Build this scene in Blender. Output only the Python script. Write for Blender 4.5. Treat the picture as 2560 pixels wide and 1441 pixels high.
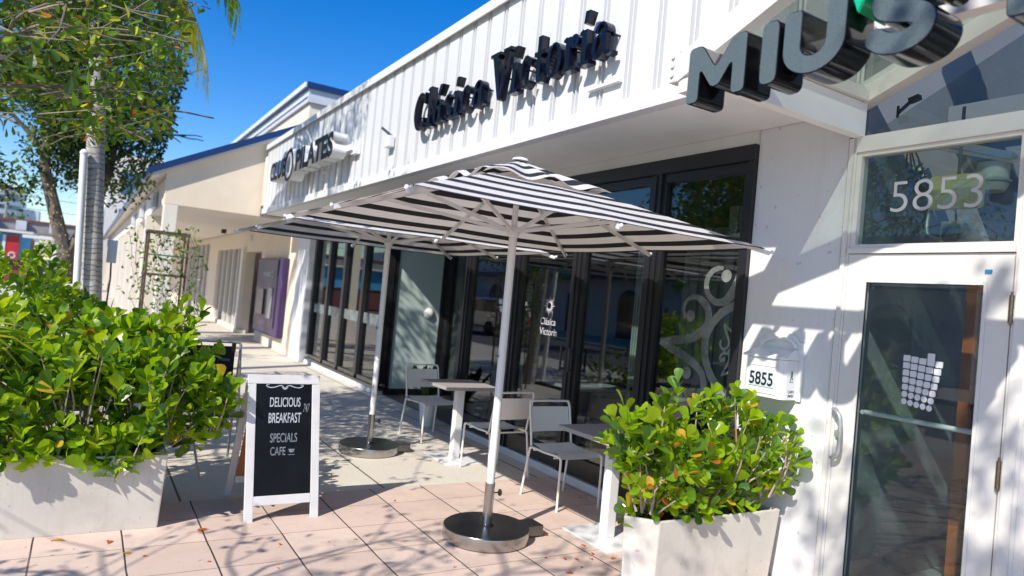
import bpy, bmesh, math, random
from mathutils import Vector, Matrix
R = math.radians
rnd = random.Random(7)
for o in list(bpy.data.objects): bpy.data.objects.remove(o)
SC = bpy.context.scene
COL = SC.collection

# ------------------------------------------------------------------ camera
yaw, pitch, roll = R(31.634), R(1.103), R(5.289)
fw = Vector((math.sin(yaw)*math.cos(pitch), math.cos(yaw)*math.cos(pitch), math.sin(pitch)))
rt = Vector((math.cos(yaw), -math.sin(yaw), 0)); up = rt.cross(fw)
rt, up = rt*math.cos(roll)+up*math.sin(roll), up*math.cos(roll)-rt*math.sin(roll)
cd = bpy.data.cameras.new('camera'); cam = bpy.data.objects.new('camera', cd); COL.objects.link(cam)
m = Matrix((rt, up, -fw)).transposed().to_4x4(); m.translation = Vector((0, 0, 1.6)); cam.matrix_world = m
cd.sensor_width = 36; cd.lens = 36*1728.05/2560; cd.clip_start = .05; cd.clip_end = 1500
cd.dof.use_dof = True; cd.dof.focus_distance = 4.7; cd.dof.aperture_fstop = 1.5; cd.dof.aperture_blades = 7
SC.camera = cam

# ------------------------------------------------------------------ light
SUN_D = Vector((1, .5, -.94)).normalized()
EL = math.asin(-SUN_D.z)
w = bpy.data.worlds.new('World'); SC.world = w; w.use_nodes = True
nt = w.node_tree; nt.nodes.clear()
sky = nt.nodes.new('ShaderNodeTexSky'); sky.sky_type = 'NISHITA'; sky.sun_disc = False
sky.sun_elevation = EL; sky.sun_rotation = math.atan2(-SUN_D.x, -SUN_D.y) % (2*math.pi)
sky.altitude = 0; sky.air_density = 1.0; sky.dust_density = .25; sky.ozone_density = 3.0
hs = nt.nodes.new('ShaderNodeHueSaturation'); hs.inputs['Saturation'].default_value = 1.46; hs.inputs['Hue'].default_value = .512
bg = nt.nodes.new('ShaderNodeBackground'); bg.inputs['Strength'].default_value = .13
wo = nt.nodes.new('ShaderNodeOutputWorld')
nt.links.new(sky.outputs[0], hs.inputs['Color']); nt.links.new(hs.outputs[0], bg.inputs[0]); nt.links.new(bg.outputs[0], wo.inputs[0])
sd = bpy.data.lights.new('sun', 'SUN'); sd.energy = 4.2; sd.angle = R(.55); sd.color = (1, .95, .875)
so = bpy.data.objects.new('sun', sd); COL.objects.link(so)
so.rotation_euler = (-SUN_D).to_track_quat('Z', 'Y').to_euler(); so.location = (-20, -10, 20)
SC.view_settings.view_transform = 'Standard'; SC.view_settings.look = 'None'
SC.view_settings.exposure = .50; SC.view_settings.gamma = 1
SC.render.engine = 'CYCLES'
SC.cycles.transparent_max_bounces = 24; SC.cycles.max_bounces = 8

# ------------------------------------------------------------------ materials
class NT:
    def __init__(s, name):
        s.m = bpy.data.materials.new(name); s.m.use_nodes = True; s.t = s.m.node_tree; s.t.nodes.clear()
        s.out = s.n('ShaderNodeOutputMaterial')
    def n(s, typ, **k):
        nd = s.t.nodes.new(typ)
        for a, v in k.items():
            if a.startswith('i_'):
                nd.inputs[a[2:].replace('_', ' ')].default_value = v
            else: setattr(nd, a, v)
        return nd
    def l(s, a, b): s.t.links.new(a, b)
    def math(s, op, a, b=0.0, c=None, clamp=False):
        nd = s.n('ShaderNodeMath', operation=op, use_clamp=clamp)
        for i, v in enumerate([a, b] + ([c] if c is not None else [])):
            if hasattr(v, 'links'): s.l(v, nd.inputs[i])
            else: nd.inputs[i].default_value = v
        return nd.outputs[0]
    def mix(s, f, a, b):
        nd = s.n('ShaderNodeMix', data_type='RGBA')
        for i, v in ((0, f), (6, a), (7, b)):
            if hasattr(v, 'links'): s.l(v, nd.inputs[i])
            else: nd.inputs[i].default_value = v if i == 0 else (*v, 1)[:4]
        return nd.outputs[2]
    def pos(s): return s.n('ShaderNodeNewGeometry').outputs['Position']
    def obj(s): return s.n('ShaderNodeTexCoord').outputs['Object']
    def noise(s, vec, scale, detail=4, rough=.55):
        nd = s.n('ShaderNodeTexNoise'); nd.inputs['Scale'].default_value = scale
        nd.inputs['Detail'].default_value = detail; nd.inputs['Roughness'].default_value = rough
        s.l(vec, nd.inputs['Vector']); return nd.outputs['Fac']
    def ramp(s, f, lo, hi):
        nd = s.n('ShaderNodeMapRange', clamp=True); s.l(f, nd.inputs[0])
        nd.inputs[1].default_value = lo; nd.inputs[2].default_value = hi; return nd.outputs[0]

def pbr(name, col, rough=.6, *, streak=None, spots=None, metal=0, var=.12, vscale=3, bump=0, bscale=60, dirt=None, spec=.5, coat=0, col2=None, dlo=.55, dhi=.75, dscale=1.7):
    t = NT(name); b = t.n('ShaderNodeBsdfPrincipled'); t.l(b.outputs[0], t.out.inputs[0])
    p = t.pos()
    n1 = t.noise(p, vscale, 5)
    c2 = col2 if col2 else tuple(max(0, c*(1-var*2)) for c in col)
    c = t.mix(t.ramp(n1, .3, .75), col, c2)
    if dirt:
        n2 = t.noise(p, dscale, 8, .7); c = t.mix(t.ramp(n2, dlo, dhi), c, dirt)
    if streak:
        mp = t.n('ShaderNodeMapping'); mp.inputs['Scale'].default_value = (14, 14, .9); t.l(p, mp.inputs[0])
        c = t.mix(t.math('MULTIPLY', t.ramp(t.noise(mp.outputs[0], 1, 5, .65), .56, .78), .55), c, streak)
    if spots:
        c = t.mix(t.math('MULTIPLY', t.ramp(t.noise(p, 23, 2, .5), .70, .74), .8), c, spots)
    t.l(c, b.inputs['Base Color'])
    b.inputs['Metallic'].default_value = metal; b.inputs['Specular IOR Level'].default_value = spec
    b.inputs['Coat Weight'].default_value = coat; b.inputs['Coat Roughness'].default_value = .05
    rr = t.ramp(n1, 0, 1); mr = t.n('ShaderNodeMapRange'); t.l(n1, mr.inputs[0])
    mr.inputs[3].default_value = max(0.02, rough-.08); mr.inputs[4].default_value = min(1, rough+.08); t.l(mr.outputs[0], b.inputs['Roughness'])
    if bump:
        bp = t.n('ShaderNodeBump'); bp.inputs['Strength'].default_value = bump; bp.inputs['Distance'].default_value = .004
        t.l(t.noise(p, bscale, 6, .65), bp.inputs['Height']); t.l(bp.outputs[0], b.inputs['Normal'])
    return t.m

def glass(name, tint=(.82, .87, .86), f0=.06, k=.75, rough=0.0, grime=0):
    t = NT(name)
    lw = t.n('ShaderNodeLayerWeight'); lw.inputs[0].default_value = .5
    f5 = t.math('POWER', lw.outputs['Facing'], 4.0)
    f = t.math('MULTIPLY_ADD', f5, k, f0, clamp=True)
    tr = t.n('ShaderNodeBsdfTransparent'); tr.inputs[0].default_value = (*tint, 1)
    gl = t.n('ShaderNodeBsdfGlossy'); gl.inputs['Roughness'].default_value = rough
    mx = t.n('ShaderNodeMixShader'); t.l(f, mx.inputs[0]); t.l(tr.outputs[0], mx.inputs[1]); t.l(gl.outputs[0], mx.inputs[2])
    last = mx.outputs[0]
    if grime:
        df = t.n('ShaderNodeBsdfDiffuse'); df.inputs[0].default_value = (.62, .66, .64, 1)
        m2 = t.n('ShaderNodeMixShader'); nz = t.ramp(t.noise(t.pos(), 2.2, 7, .7), .25, .9)
        t.l(t.math('MULTIPLY', nz, grime), m2.inputs[0]); t.l(last, m2.inputs[1]); t.l(df.outputs[0], m2.inputs[2]); last = m2.outputs[0]
    t.l(last, t.out.inputs[0]); return t.m

def leafmat(name, col, trans=.35, rough=.38):
    t = NT(name); b = t.n('ShaderNodeBsdfPrincipled'); b.inputs['Roughness'].default_value = rough
    n = t.noise(t.pos(), 14, 3); c = t.mix(t.ramp(n, .3, .7), col, tuple(x*.72 for x in col))
    t.l(c, b.inputs['Base Color'])
    tl = t.n('ShaderNodeBsdfTranslucent'); cc = (min(1, col[0]*1.9), min(1, col[1]*1.7), col[2]*.7)
    tl.inputs[0].default_value = (*cc, 1)
    mx = t.n('ShaderNodeMixShader'); mx.inputs[0].default_value = trans
    t.l(b.outputs[0], mx.inputs[1]); t.l(tl.outputs[0], mx.inputs[2]); t.l(mx.outputs[0], t.out.inputs[0]); return t.m

M = {}
M['white_siding'] = pbr('white_siding', (.665, .665, .66), .5, var=.02, dirt=(.62, .61, .58), bump=.15, dlo=.60, dhi=.80, streak=(.62, .615, .60), spots=(.5, .48, .44))
M['white_plaster'] = pbr('white_plaster', (.70, .70, .70), .75, var=.03, vscale=2, dirt=(.62, .61, .58), bump=.5, bscale=90, dlo=.55, dhi=.8, dscale=2.4, streak=(.60, .59, .57), spots=(.45, .43, .40))
M['soffit_paint'] = pbr('soffit_paint', (.88, .875, .84), .8, var=.04, bump=.2, dirt=(.74, .72, .69), dlo=.6, dhi=.85)
M['white_metal'] = pbr('white_metal', (.78, .78, .77), .35, var=.03)
M['white_trim'] = pbr('white_trim', (.70, .68, .635), .45, var=.04, dirt=(.50, .44, .38), dlo=.64, dhi=.8, dscale=5)
M['cap_metal'] = pbr('cap_metal', (.76, .75, .71), .5, var=.05, dirt=(.45, .42, .36), dscale=9, dlo=.6, dhi=.72)
M['black_frame'] = pbr('black_frame', (.018, .018, .021), .32, var=.1)
M['black_gloss'] = pbr('black_gloss', (.004, .004, .006), .12, var=.1, coat=.35, spec=.35)
M['navy_gloss'] = pbr('navy_gloss', (.004, .005, .016), .2, var=.1, coat=.25, spec=.3)
M['grey_return'] = pbr('grey_return', (.42, .43, .44), .35, metal=.4)
M['cream'] = pbr('cream', (.82, .70, .545), .8, var=.04, bump=.3, dirt=(.72, .60, .46), dlo=.6, dhi=.85)
M['cream_light'] = pbr('cream_light', (.80, .74, .65), .8, var=.04, bump=.2)
M['blue_coping'] = pbr('blue_coping', (.010, .038, .15), .3, var=.1)
M['bluegrey'] = pbr('bluegrey', (.62, .64, .68), .5, var=.05)
M['interior_dark'] = pbr('interior_dark', (.075, .078, .08), .7)
M['interior_floor'] = pbr('interior_floor', (.10, .09, .08), .4)
M['interior_grey'] = pbr('interior_grey', (.20, .22, .235), .85, var=.05, bump=.6, bscale=50)
M['interior_pale'] = pbr('interior_pale', (.55, .60, .58), .7)
M['pale_green'] = pbr('pale_green', (.52, .63, .59), .3, var=.03, coat=.6)
M['terrazzo'] = pbr('terrazzo', (.50, .45, .42), .55, var=.3, vscale=160, bump=.1)
M['steel'] = pbr('steel', (.50, .49, .47), .22, metal=1, var=.1, vscale=9)
M['steel_dark'] = pbr('steel_dark', (.20, .195, .19), .3, metal=1, var=.15, vscale=6)
M['alu'] = pbr('alu', (.62, .62, .60), .35, metal=.7)
M['brass'] = pbr('brass', (.25, .20, .14), .4, metal=1)
M['pole_paint'] = pbr('pole_paint', (.78, .77, .76), .35, var=.03)
M['planter'] = pbr('planter', (.68, .63, .55), .7, var=.07, vscale=2.5, dirt=(.50, .46, .38), bump=.35, bscale=40, dlo=.48, dhi=.75, dscale=3, streak=(.48, .45, .38), spots=(.42, .38, .32))
M['soil'] = pbr('soil', (.045, .032, .022), .95, bump=1, bscale=60)
def mat_palm():
    t = NT('ringed_palm_bark'); b = t.n('ShaderNodeBsdfPrincipled'); t.l(b.outputs[0], t.out.inputs[0]); p = t.pos()
    sp = t.n('ShaderNodeSeparateXYZ'); t.l(p, sp.inputs[0])
    ph = t.math('ADD', t.math('DIVIDE', sp.outputs[2], .075), t.math('MULTIPLY', t.noise(p, 5, 3), 2.2))
    fr = t.math('ABSOLUTE', t.math('SUBTRACT', t.math('FRACT', ph), .5)); rg_ = t.ramp(fr, .36, .47)
    c = t.mix(t.ramp(t.noise(p, 7, 7, .75), .35, .7), (.50, .465, .425), (.30, .275, .25))
    c = t.mix(t.ramp(t.noise(p, 2.2, 5, .7), .5, .7), c, (.62, .60, .57))
    c = t.mix(t.math('MULTIPLY', rg_, .75), c, (.12, .105, .09)); t.l(c, b.inputs['Base Color']); b.inputs['Roughness'].default_value = .95
    b.inputs['Specular IOR Level'].default_value = .15
    bp = t.n('ShaderNodeBump'); bp.inputs['Strength'].default_value = .6; bp.inputs['Distance'].default_value = .01
    t.l(t.math('SUBTRACT', t.noise(p, 40, 6, .7), rg_), bp.inputs['Height']); t.l(bp.outputs[0], b.inputs['Normal']); return t.m
M['palm_bark'] = mat_palm()
M['bark'] = pbr('bark', (.20, .165, .13), .9, var=.25, vscale=12, bump=1, bscale=40)
M['twig'] = pbr('twig', (.42, .33, .25), .8)
M['chalk_black'] = pbr('chalk_black', (.005, .007, .010), .42, var=.4, vscale=5, spec=.25)
M['chalk'] = pbr('chalk', (.55, .60, .66), .9, var=.25, vscale=60)
M['chalk_dim'] = pbr('chalk_dim', (.26, .29, .34), .9, var=.35, vscale=60)
M['wood_white'] = pbr('wood_white', (.72, .70, .69), .6, var=.07, vscale=8, bump=.3)
M['wood_back'] = pbr('wood_back', (.42, .17, .06), .7)
M['wood_orange'] = pbr('wood_orange', (.38, .11, .035), .5)
M['wood_brown'] = pbr('wood_brown', (.12, .075, .055), .8)
M['purple'] = pbr('purple', (.04, .016, .085), .4, var=.05, coat=.1)
M['dark_purple'] = pbr('dark_purple', (.05, .025, .07), .4, coat=.1)
M['yellow_panel'] = pbr('yellow_panel', (.90, .78, .36), .6)
M['lilac_vinyl'] = pbr('lilac_vinyl', (.56, .53, .57), .45, var=.08, vscale=6)
M['white_vinyl'] = pbr('white_vinyl', (.66, .67, .68), .5, var=.05)
M['ink'] = pbr('ink', (.012, .012, .015), .5)
M['ink_grey'] = pbr('ink_grey', (.10, .11, .12), .5)
M['green_paint'] = pbr('green_paint', (.01, .45, .20), .3, coat=.5)
M['green_mark'] = pbr('green_mark', (.07, .25, .14), .5)
M['blue_label'] = pbr('blue_label', (.02, .22, .45), .5)
M['red'] = pbr('red', (.55, .03, .03), .4)
M['mural_blue'] = pbr('mural_blue', (.10, .42, .66), .5, var=.08)
M['mural_brown'] = pbr('mural_brown', (.20, .06, .05), .6)
M['concrete_grey'] = pbr('concrete_grey', (.33, .32, .31), .8, dirt=(.16, .15, .13))
M['office_glass'] = pbr('office_glass', (.035, .12, .25), .12, var=.2, vscale=.6, coat=1)
M['black_cloth'] = pbr('black_cloth', (.007, .007, .009), .9)
M['hair'] = pbr('hair', (.012, .008, .006), .5)
M['skin'] = pbr('skin', (.35, .18, .12), .55)
M['grey_cloth'] = pbr('grey_cloth', (.2, .2, .22), .9)
M['asphalt'] = pbr('asphalt', (.13, .125, .12), .85, var=.2, bump=.5, bscale=120)
M['car_silver'] = pbr('car_silver', (.52, .54, .56), .2, metal=.6, coat=1)
M['rubber'] = pbr('rubber', (.015, .015, .015), .8)
M['grass_green'] = pbr('grass_green', (.06, .11, .025), .9, var=.3, vscale=8, bump=.8)
M['dried'] = pbr('dried', (.40, .26, .15), .9)
M['string_light'] = pbr('string_light', (.70, .45, .12), .4)
M['window_dark'] = pbr('window_dark', (.03, .04, .045), .08, coat=1)
M['trash_white'] = pbr('trash_white', (.7, .72, .72), .4)
M['leaf_orange'] = leafmat('leaf_orange', (.50, .15, .03), .4)
M['leaf_yellow'] = leafmat('leaf_yellow', (.68, .44, .04), .4)
CL = [leafmat('clusia_a', (.20, .36, .012), .45, .3), leafmat('clusia_b', (.29, .46, .014), .48, .3), leafmat('clusia_c', (.10, .22, .014), .35, .27),
      leafmat('clusia_d', (.33, .46, .02), .48, .33), leafmat('clusia_e', (.065, .15, .014), .3, .25)]
TL = [leafmat('tree_a', (.10, .21, .018), .42), leafmat('tree_b', (.17, .28, .022), .48), leafmat('tree_c', (.05, .11, .014), .35),
      leafmat('tree_d', (.38, .44, .05), .55)]
OL = [leafmat('oak_a', (.045, .09, .015), .3), leafmat('oak_b', (.028, .06, .012), .25), leafmat('oak_c', (.09, .15, .02), .35)]
PL = [leafmat('palm_a', (.20, .32, .02), .45), leafmat('palm_b', (.46, .44, .03), .5)]
G_WIN = glass('window_glass', (.70, .75, .74), .09, .8)
G_DOOR = glass('door_glass', (.80, .86, .84), .045, .6, grime=.02)
G_ROOF = glass('canopy_glass', (.60, .66, .61), .05, .5, grime=.52)
G_FILM = glass('frosted_decal', (.42, .50, .50), .06, .3, rough=.2, grime=.62)
G_GABLE = glass('gable_glass', (.72, .77, .79), .05, .6, grime=.01)

def mat_mesh_led():
    t = NT('led_mesh'); b = t.n('ShaderNodeBsdfPrincipled'); t.l(b.outputs[0], t.out.inputs[0])
    v = t.n('ShaderNodeTexVoronoi'); v.inputs['Scale'].default_value = 150; t.l(t.pos(), v.inputs['Vector'])
    v.inputs['Randomness'].default_value = .15
    c = t.mix(t.ramp(v.outputs['Distance'], .25, .5), (.15, .21, .22), (.045, .055, .065))
    t.l(c, b.inputs['Base Color']); b.inputs['Roughness'].default_value = .65; b.inputs['Specular IOR Level'].default_value = .25
    return t.m
M['led_mesh'] = mat_mesh_led()

def mat_canvas():
    # stripes run parallel to each panel's outer edge (UV.y = distance in from the edge, metres)
    t = NT('striped_canvas'); uv = t.n('ShaderNodeUVMap').outputs[0]
    sp = t.n('ShaderNodeSeparateXYZ'); t.l(uv, sp.inputs[0])
    fr = t.math('FRACT', t.math('DIVIDE', t.math('ADD', sp.outputs[1], .09), .178))
    blk = t.math('LESS_THAN', fr, .42)
    edge = t.math('LESS_THAN', sp.outputs[1], .022)
    blk = t.math('MAXIMUM', blk, edge)
    n = t.noise(t.pos(), 5, 4)
    wh = t.mix(t.ramp(n, .3, .8), (.76, .75, .76), (.66, .65, .67))
    c = t.mix(blk, wh, (.022, .022, .026))
    b = t.n('ShaderNodeBsdfPrincipled'); t.l(c, b.inputs['Base Color']); b.inputs['Roughness'].default_value = .8
    tl = t.n('ShaderNodeBsdfTranslucent'); t.l(t.mix(blk, (.74, .67, .58), (.01, .01, .011)), tl.inputs[0])
    mx = t.n('ShaderNodeMixShader'); mx.inputs[0].default_value = .30
    t.l(b.outputs[0], mx.inputs[1]); t.l(tl.outputs[0], mx.inputs[2]); t.l(mx.outputs[0], t.out.inputs[0])
    bp = t.n('ShaderNodeBump'); bp.inputs['Strength'].default_value = .5; bp.inputs['Distance'].default_value = .03
    t.l(t.noise(t.pos(), 6, 4), bp.inputs['Height']); t.l(bp.outputs[0], b.inputs['Normal'])
    return t.m
M['canvas'] = mat_canvas()

def mat_pavers():
    t = NT('pink_pavers'); b = t.n('ShaderNodeBsdfPrincipled'); t.l(b.outputs[0], t.out.inputs[0])
    p = t.pos(); s = t.n('ShaderNodeSeparateXYZ'); t.l(p, s.inputs[0])
    wob = t.math('MULTIPLY_ADD', t.noise(p, 3.2, 3), .012, -.006)
    X = t.math('DIVIDE', t.math('ADD', t.math('ADD', s.outputs[0], wob), -.32), .4385)
    Y = t.math('DIVIDE', t.math('ADD', t.math('ADD', s.outputs[1], wob), -4.0), .43)
    def edge(v, wd, soft):
        fr = t.math('ABSOLUTE', t.math('SUBTRACT', t.math('FRACT', t.math('ADD', v, .5)), .5))
        nd = t.n('ShaderNodeMapRange', clamp=True); t.l(fr, nd.inputs[0]); nd.inputs[1].default_value = wd; nd.inputs[2].default_value = wd+soft
        nd.inputs[3].default_value = 1; nd.inputs[4].default_value = 0; return nd.outputs[0]
    wn = t.noise(p, 1.3, 2)
    jx = edge(X, .007, .006); jy = edge(Y, .005, .006)
    cb = t.n('ShaderNodeCombineXYZ'); t.l(t.math('FLOOR', X), cb.inputs[0]); t.l(t.math('FLOOR', Y), cb.inputs[1])
    wnz = t.n('ShaderNodeTexWhiteNoise'); wnz.noise_dimensions = '2D'; t.l(cb.outputs[0], wnz.inputs[0])
    c = t.mix(wnz.outputs[0], (.69, .53, .44), (.58, .435, .36))
    c = t.mix(t.ramp(t.noise(p, 2.6, 9, .78), .45, .72), c, (.50, .385, .32))
    c = t.mix(t.math('MULTIPLY', t.ramp(t.noise(p, 17, 2, .4), .73, .76), .75), c, (.20, .16, .14))
    c = t.mix(t.math('MULTIPLY', t.ramp(t.noise(p, 90, 3), .55, .8), .35), c, (.70, .52, .45))
    jy2 = t.math('MULTIPLY', jy, .85)
    c = t.mix(jy2, c, (.25, .13, .08)); jx2 = t.math('MULTIPLY', jx, t.ramp(wn, .1, .45)); c = t.mix(jx2, c, (.03, .025, .02))
    t.l(c, b.inputs['Base Color']); b.inputs['Roughness'].default_value = .85
    h = t.math('SUBTRACT', t.math('MULTIPLY', t.noise(p, 140, 5, .7), .25), t.math('MAXIMUM', jx2, jy2))
    bp = t.n('ShaderNodeBump'); bp.inputs['Strength'].default_value = .6; bp.inputs['Distance'].default_value = .004
    t.l(h, bp.inputs['Height']); t.l(bp.outputs[0], b.inputs['Normal']); return t.m
def mat_concrete():
    t = NT('sidewalk_concrete'); b = t.n('ShaderNodeBsdfPrincipled'); t.l(b.outputs[0], t.out.inputs[0])
    p = t.pos(); s = t.n('ShaderNodeSeparateXYZ'); t.l(p, s.inputs[0])
    def edge(v, per, off, wd):
        fr = t.math('ABSOLUTE', t.math('SUBTRACT', t.math('FRACT', t.math('ADD', t.math('DIVIDE', t.math('SUBTRACT', v, off), per), .5)), .5))
        nd = t.n('ShaderNodeMapRange', clamp=True); t.l(fr, nd.inputs[0]); nd.inputs[1].default_value = wd/per; nd.inputs[2].default_value = (wd+.006)/per
        nd.inputs[3].default_value = 1; nd.inputs[4].default_value = 0; return nd.outputs[0]
    j = t.math('MAXIMUM', edge(s.outputs[0], 1.5, .70, .005), edge(s.outputs[1], 1.22, 11.3, .005))
    c = t.mix(t.ramp(t.noise(p, 1.6, 8, .7), .35, .75), (.68, .62, .525), (.60, .545, .46))
    c = t.mix(t.math('MULTIPLY', t.ramp(t.noise(p, 75, 3, .8), .5, .66), .5), c, (.24, .22, .19))
    c = t.mix(t.math('MULTIPLY', t.ramp(t.noise(p, 110, 3, .8), .55, .7), .4), c, (.66, .62, .56))
    c = t.mix(j, c, (.10, .09, .075))
    t.l(c, b.inputs['Base Color']); b.inputs['Roughness'].default_value = .85
    bp = t.n('ShaderNodeBump'); bp.inputs['Strength'].default_value = .5; bp.inputs['Distance'].default_value = .004
    t.l(t.math('SUBTRACT', t.noise(p, 110, 5, .7), j), bp.inputs['Height']); t.l(bp.outputs[0], b.inputs['Normal']); return t.m
M['pavers'] = mat_pavers(); M['sidewalk'] = mat_concrete()

# ------------------------------------------------------------------ mesh helpers
LOC = {}
def wl(parent):
    return LOC.get(parent.name, Vector((0, 0, 0))) if parent else Vector((0, 0, 0))
class MB:
    def __init__(s): s.v = []; s.f = []; s.mi = []; s.cur = 0; s.uv = {}
    def add(s, vs, fs):
        b = len(s.v); s.v += [tuple(v) for v in vs]
        for f in fs: s.f.append([b+i for i in f]); s.mi.append(s.cur)
        return s
    def box(s, x0, x1, y0, y1, z0, z1):
        return s.add([(x0, y0, z0), (x1, y0, z0), (x1, y1, z0), (x0, y1, z0), (x0, y0, z1), (x1, y0, z1), (x1, y1, z1), (x0, y1, z1)],
                     [(0, 3, 2, 1), (4, 5, 6, 7), (0, 1, 5, 4), (1, 2, 6, 5), (2, 3, 7, 6), (3, 0, 4, 7)])
    def bar(s, p, q, wa, wb, upv=(0, 0, 1)):
        p, q = Vector(p), Vector(q); d = (q-p).normalized(); u = Vector(upv)
        a = d.cross(u); a = a.normalized() if a.length > 1e-4 else Vector((1, 0, 0)); c = a.cross(d).normalized()
        a *= wa/2; c *= wb/2
        vs = [p-a-c, p+a-c, p+a+c, p-a+c, q-a-c, q+a-c, q+a+c, q-a+c]
        return s.add(vs, [(0, 3, 2, 1), (4, 5, 6, 7), (0, 1, 5, 4), (1, 2, 6, 5), (2, 3, 7, 6), (3, 0, 4, 7)])
    def tube(s, pts, r, n=10, cap=True):
        pts = [Vector(p) for p in pts]; rs = r if isinstance(r, (list, tuple)) else [r]*len(pts)
        rings = []; ref = None
        for i, p in enumerate(pts):
            d = (pts[min(i+1, len(pts)-1)]-pts[max(i-1, 0)]).normalized()
            if ref is None: ref = d.orthogonal().normalized()
            a = (ref-d*ref.dot(d)); a = a.normalized() if a.length > 1e-5 else d.orthogonal().normalized(); ref = a; b = d.cross(a)
            rings.append([p+(a*math.cos(2*math.pi*k/n)+b*math.sin(2*math.pi*k/n))*rs[i] for k in range(n)])
        vs = [v for rg in rings for v in rg]; fs = []
        for i in range(len(pts)-1):
            for k in range(n):
                k2 = (k+1) % n; fs.append((i*n+k, i*n+k2, (i+1)*n+k2, (i+1)*n+k))
        if cap: fs += [tuple(range(n-1, -1, -1)), tuple((len(pts)-1)*n+k for k in range(n))]
        return s.add(vs, fs)
    def lathe(s, c, prof, n=32):
        c = Vector(c); vs = []; fs = []
        for r, z in prof: vs += [c+Vector((r*math.cos(2*math.pi*k/n), r*math.sin(2*math.pi*k/n), z)) for k in range(n)]
        for i in range(len(prof)-1):
            for k in range(n):
                k2 = (k+1) % n; fs.append((i*n+k, i*n+k2, (i+1)*n+k2, (i+1)*n+k))
        fs += [tuple(range(n-1, -1, -1)), tuple((len(prof)-1)*n+k for k in range(n))]
        return s.add(vs, fs)
    def prism(s, poly, o, ux, uy, h):
        """polygon (2D) in frame o,ux,uy; thickness h along ux x uy"""
        o, ux, uy = Vector(o), Vector(ux), Vector(uy); uz = ux.cross(uy)
        n = len(poly); a = [o+ux*x+uy*y for x, y in poly]; b = [v+uz*h for v in a]
        return s.add(a+b, [tuple(range(n-1, -1, -1)), tuple(n+k for k in range(n))]+[(k, (k+1) % n, n+(k+1) % n, n+k) for k in range(n)])
    def sheet(s, quad): return s.add(quad, [tuple(range(len(quad)))])
    def ell(s, c, rx, ry, rz, nu=12, nv=8):
        c = Vector(c); vs = []; fs = []
        for j in range(nv+1):
            th = math.pi*j/nv
            for i in range(nu):
                ph = 2*math.pi*i/nu; vs.append(c+Vector((rx*math.sin(th)*math.cos(ph), ry*math.sin(th)*math.sin(ph), rz*math.cos(th))))
        for j in range(nv):
            for i in range(nu):
                i2 = (i+1) % nu; fs.append((j*nu+i, (j+1)*nu+i, (j+1)*nu+i2, j*nu+i2))
        return s.add(vs, fs)
    def build(s, name, mats, parent=None, smooth=False, bevel=0, origin=None):
        me = bpy.data.meshes.new(name); o0 = wl(parent) if parent else Vector(origin or (0, 0, 0))
        me.from_pydata([(v[0]-o0.x, v[1]-o0.y, v[2]-o0.z) for v in s.v], [], s.f)
        mats = mats if isinstance(mats, list) else [mats]
        for mm in mats: me.materials.append(M[mm] if isinstance(mm, str) else mm)
        me.polygons.foreach_set('material_index', s.mi)
        if s.uv:
            uvl = me.uv_layers.new(name='UVMap')
            for pi, uvs in s.uv.items():
                for li, u in zip(me.polygons[pi].loop_indices, uvs): uvl.data[li].uv = u
        me.validate(verbose=False)
        if len(s.f) < 20000 and not s.uv and (smooth or bevel):
            bm = bmesh.new(); bm.from_mesh(me); bmesh.ops.recalc_face_normals(bm, faces=bm.faces)
            if bevel:
                es = [e for e in bm.edges if len(e.link_faces) == 2 and e.calc_face_angle(0) > .5]
                bmesh.ops.bevel(bm, geom=es, offset=bevel, segments=2, affect='EDGES', profile=.6)
            bm.to_mesh(me); bm.free()
        if smooth:
            me.polygons.foreach_set('use_smooth', [True]*len(me.polygons)); me.set_sharp_from_angle(angle=R(38))
        return link(name, me, parent, o0)
def link(name, me, parent, o0):
    o = bpy.data.objects.new(name, me); COL.objects.link(o)
    if parent: o.parent = parent
    else: o.location = o0
    LOC[o.name] = Vector(o0); return o
def thing(name, label, cat, loc=(0, 0, 0), group=None):
    o = bpy.data.objects.new(name, None); COL.objects.link(o); o.location = loc; o.empty_display_size = .2
    LOC[o.name] = Vector(loc); tag(o, label, cat, group); return o
def tag(o, label=None, cat=None, group=None, kind=None):
    if label: o['label'] = label
    if cat: o['category'] = cat
    if group: o['group'] = group
    if kind: o['kind'] = kind
    return o
def copy_tree(o, parent=None):
    c = o.copy(); COL.objects.link(c); c.parent = parent; LOC[c.name] = Vector(c.location)
    for ch in list(o.children): copy_tree(ch, c)
    return c
def curve_mesh(cu):
    ob = bpy.data.objects.new('tmp', cu); COL.objects.link(ob)
    dg = bpy.context.evaluated_depsgraph_get(); me = bpy.data.meshes.new_from_object(ob.evaluated_get(dg))
    bpy.data.objects.remove(ob); return me
def text_part(name, body, o, ux, uy, wid, hei, depth, mats, parent, bold=0, shear=0):
    cu = bpy.data.curves.new('t', 'FONT'); cu.body = body; cu.extrude = .5; cu.offset = bold; cu.shear = shear; cu.resolution_u = 6
    me = curve_mesh(cu); xs = [v.co.x for v in me.vertices]; ys = [v.co.y for v in me.vertices]
    x0, x1, y0, y1 = min(xs), max(xs), min(ys), max(ys)
    o, ux, uy = Vector(o), Vector(ux), Vector(uy); uz = ux.cross(uy); o0 = wl(parent)
    for v in me.vertices:
        v.co = o+ux*((v.co.x-x0)/(x1-x0)*wid)+uy*((v.co.y-y0)/(y1-y0)*hei)+uz*((v.co.z+.5)*depth)-o0
    me.name = name; me.materials.clear()
    for mm in (mats if isinstance(mats, list) else [mats]): me.materials.append(M[mm])
    if isinstance(mats, list):
        for p in me.polygons: p.material_index = 0 if p.normal.dot(uz) > .9 else 1
    else:
        for p in me.polygons: p.material_index = 0
    return link(name, me, parent, o0)
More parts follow.
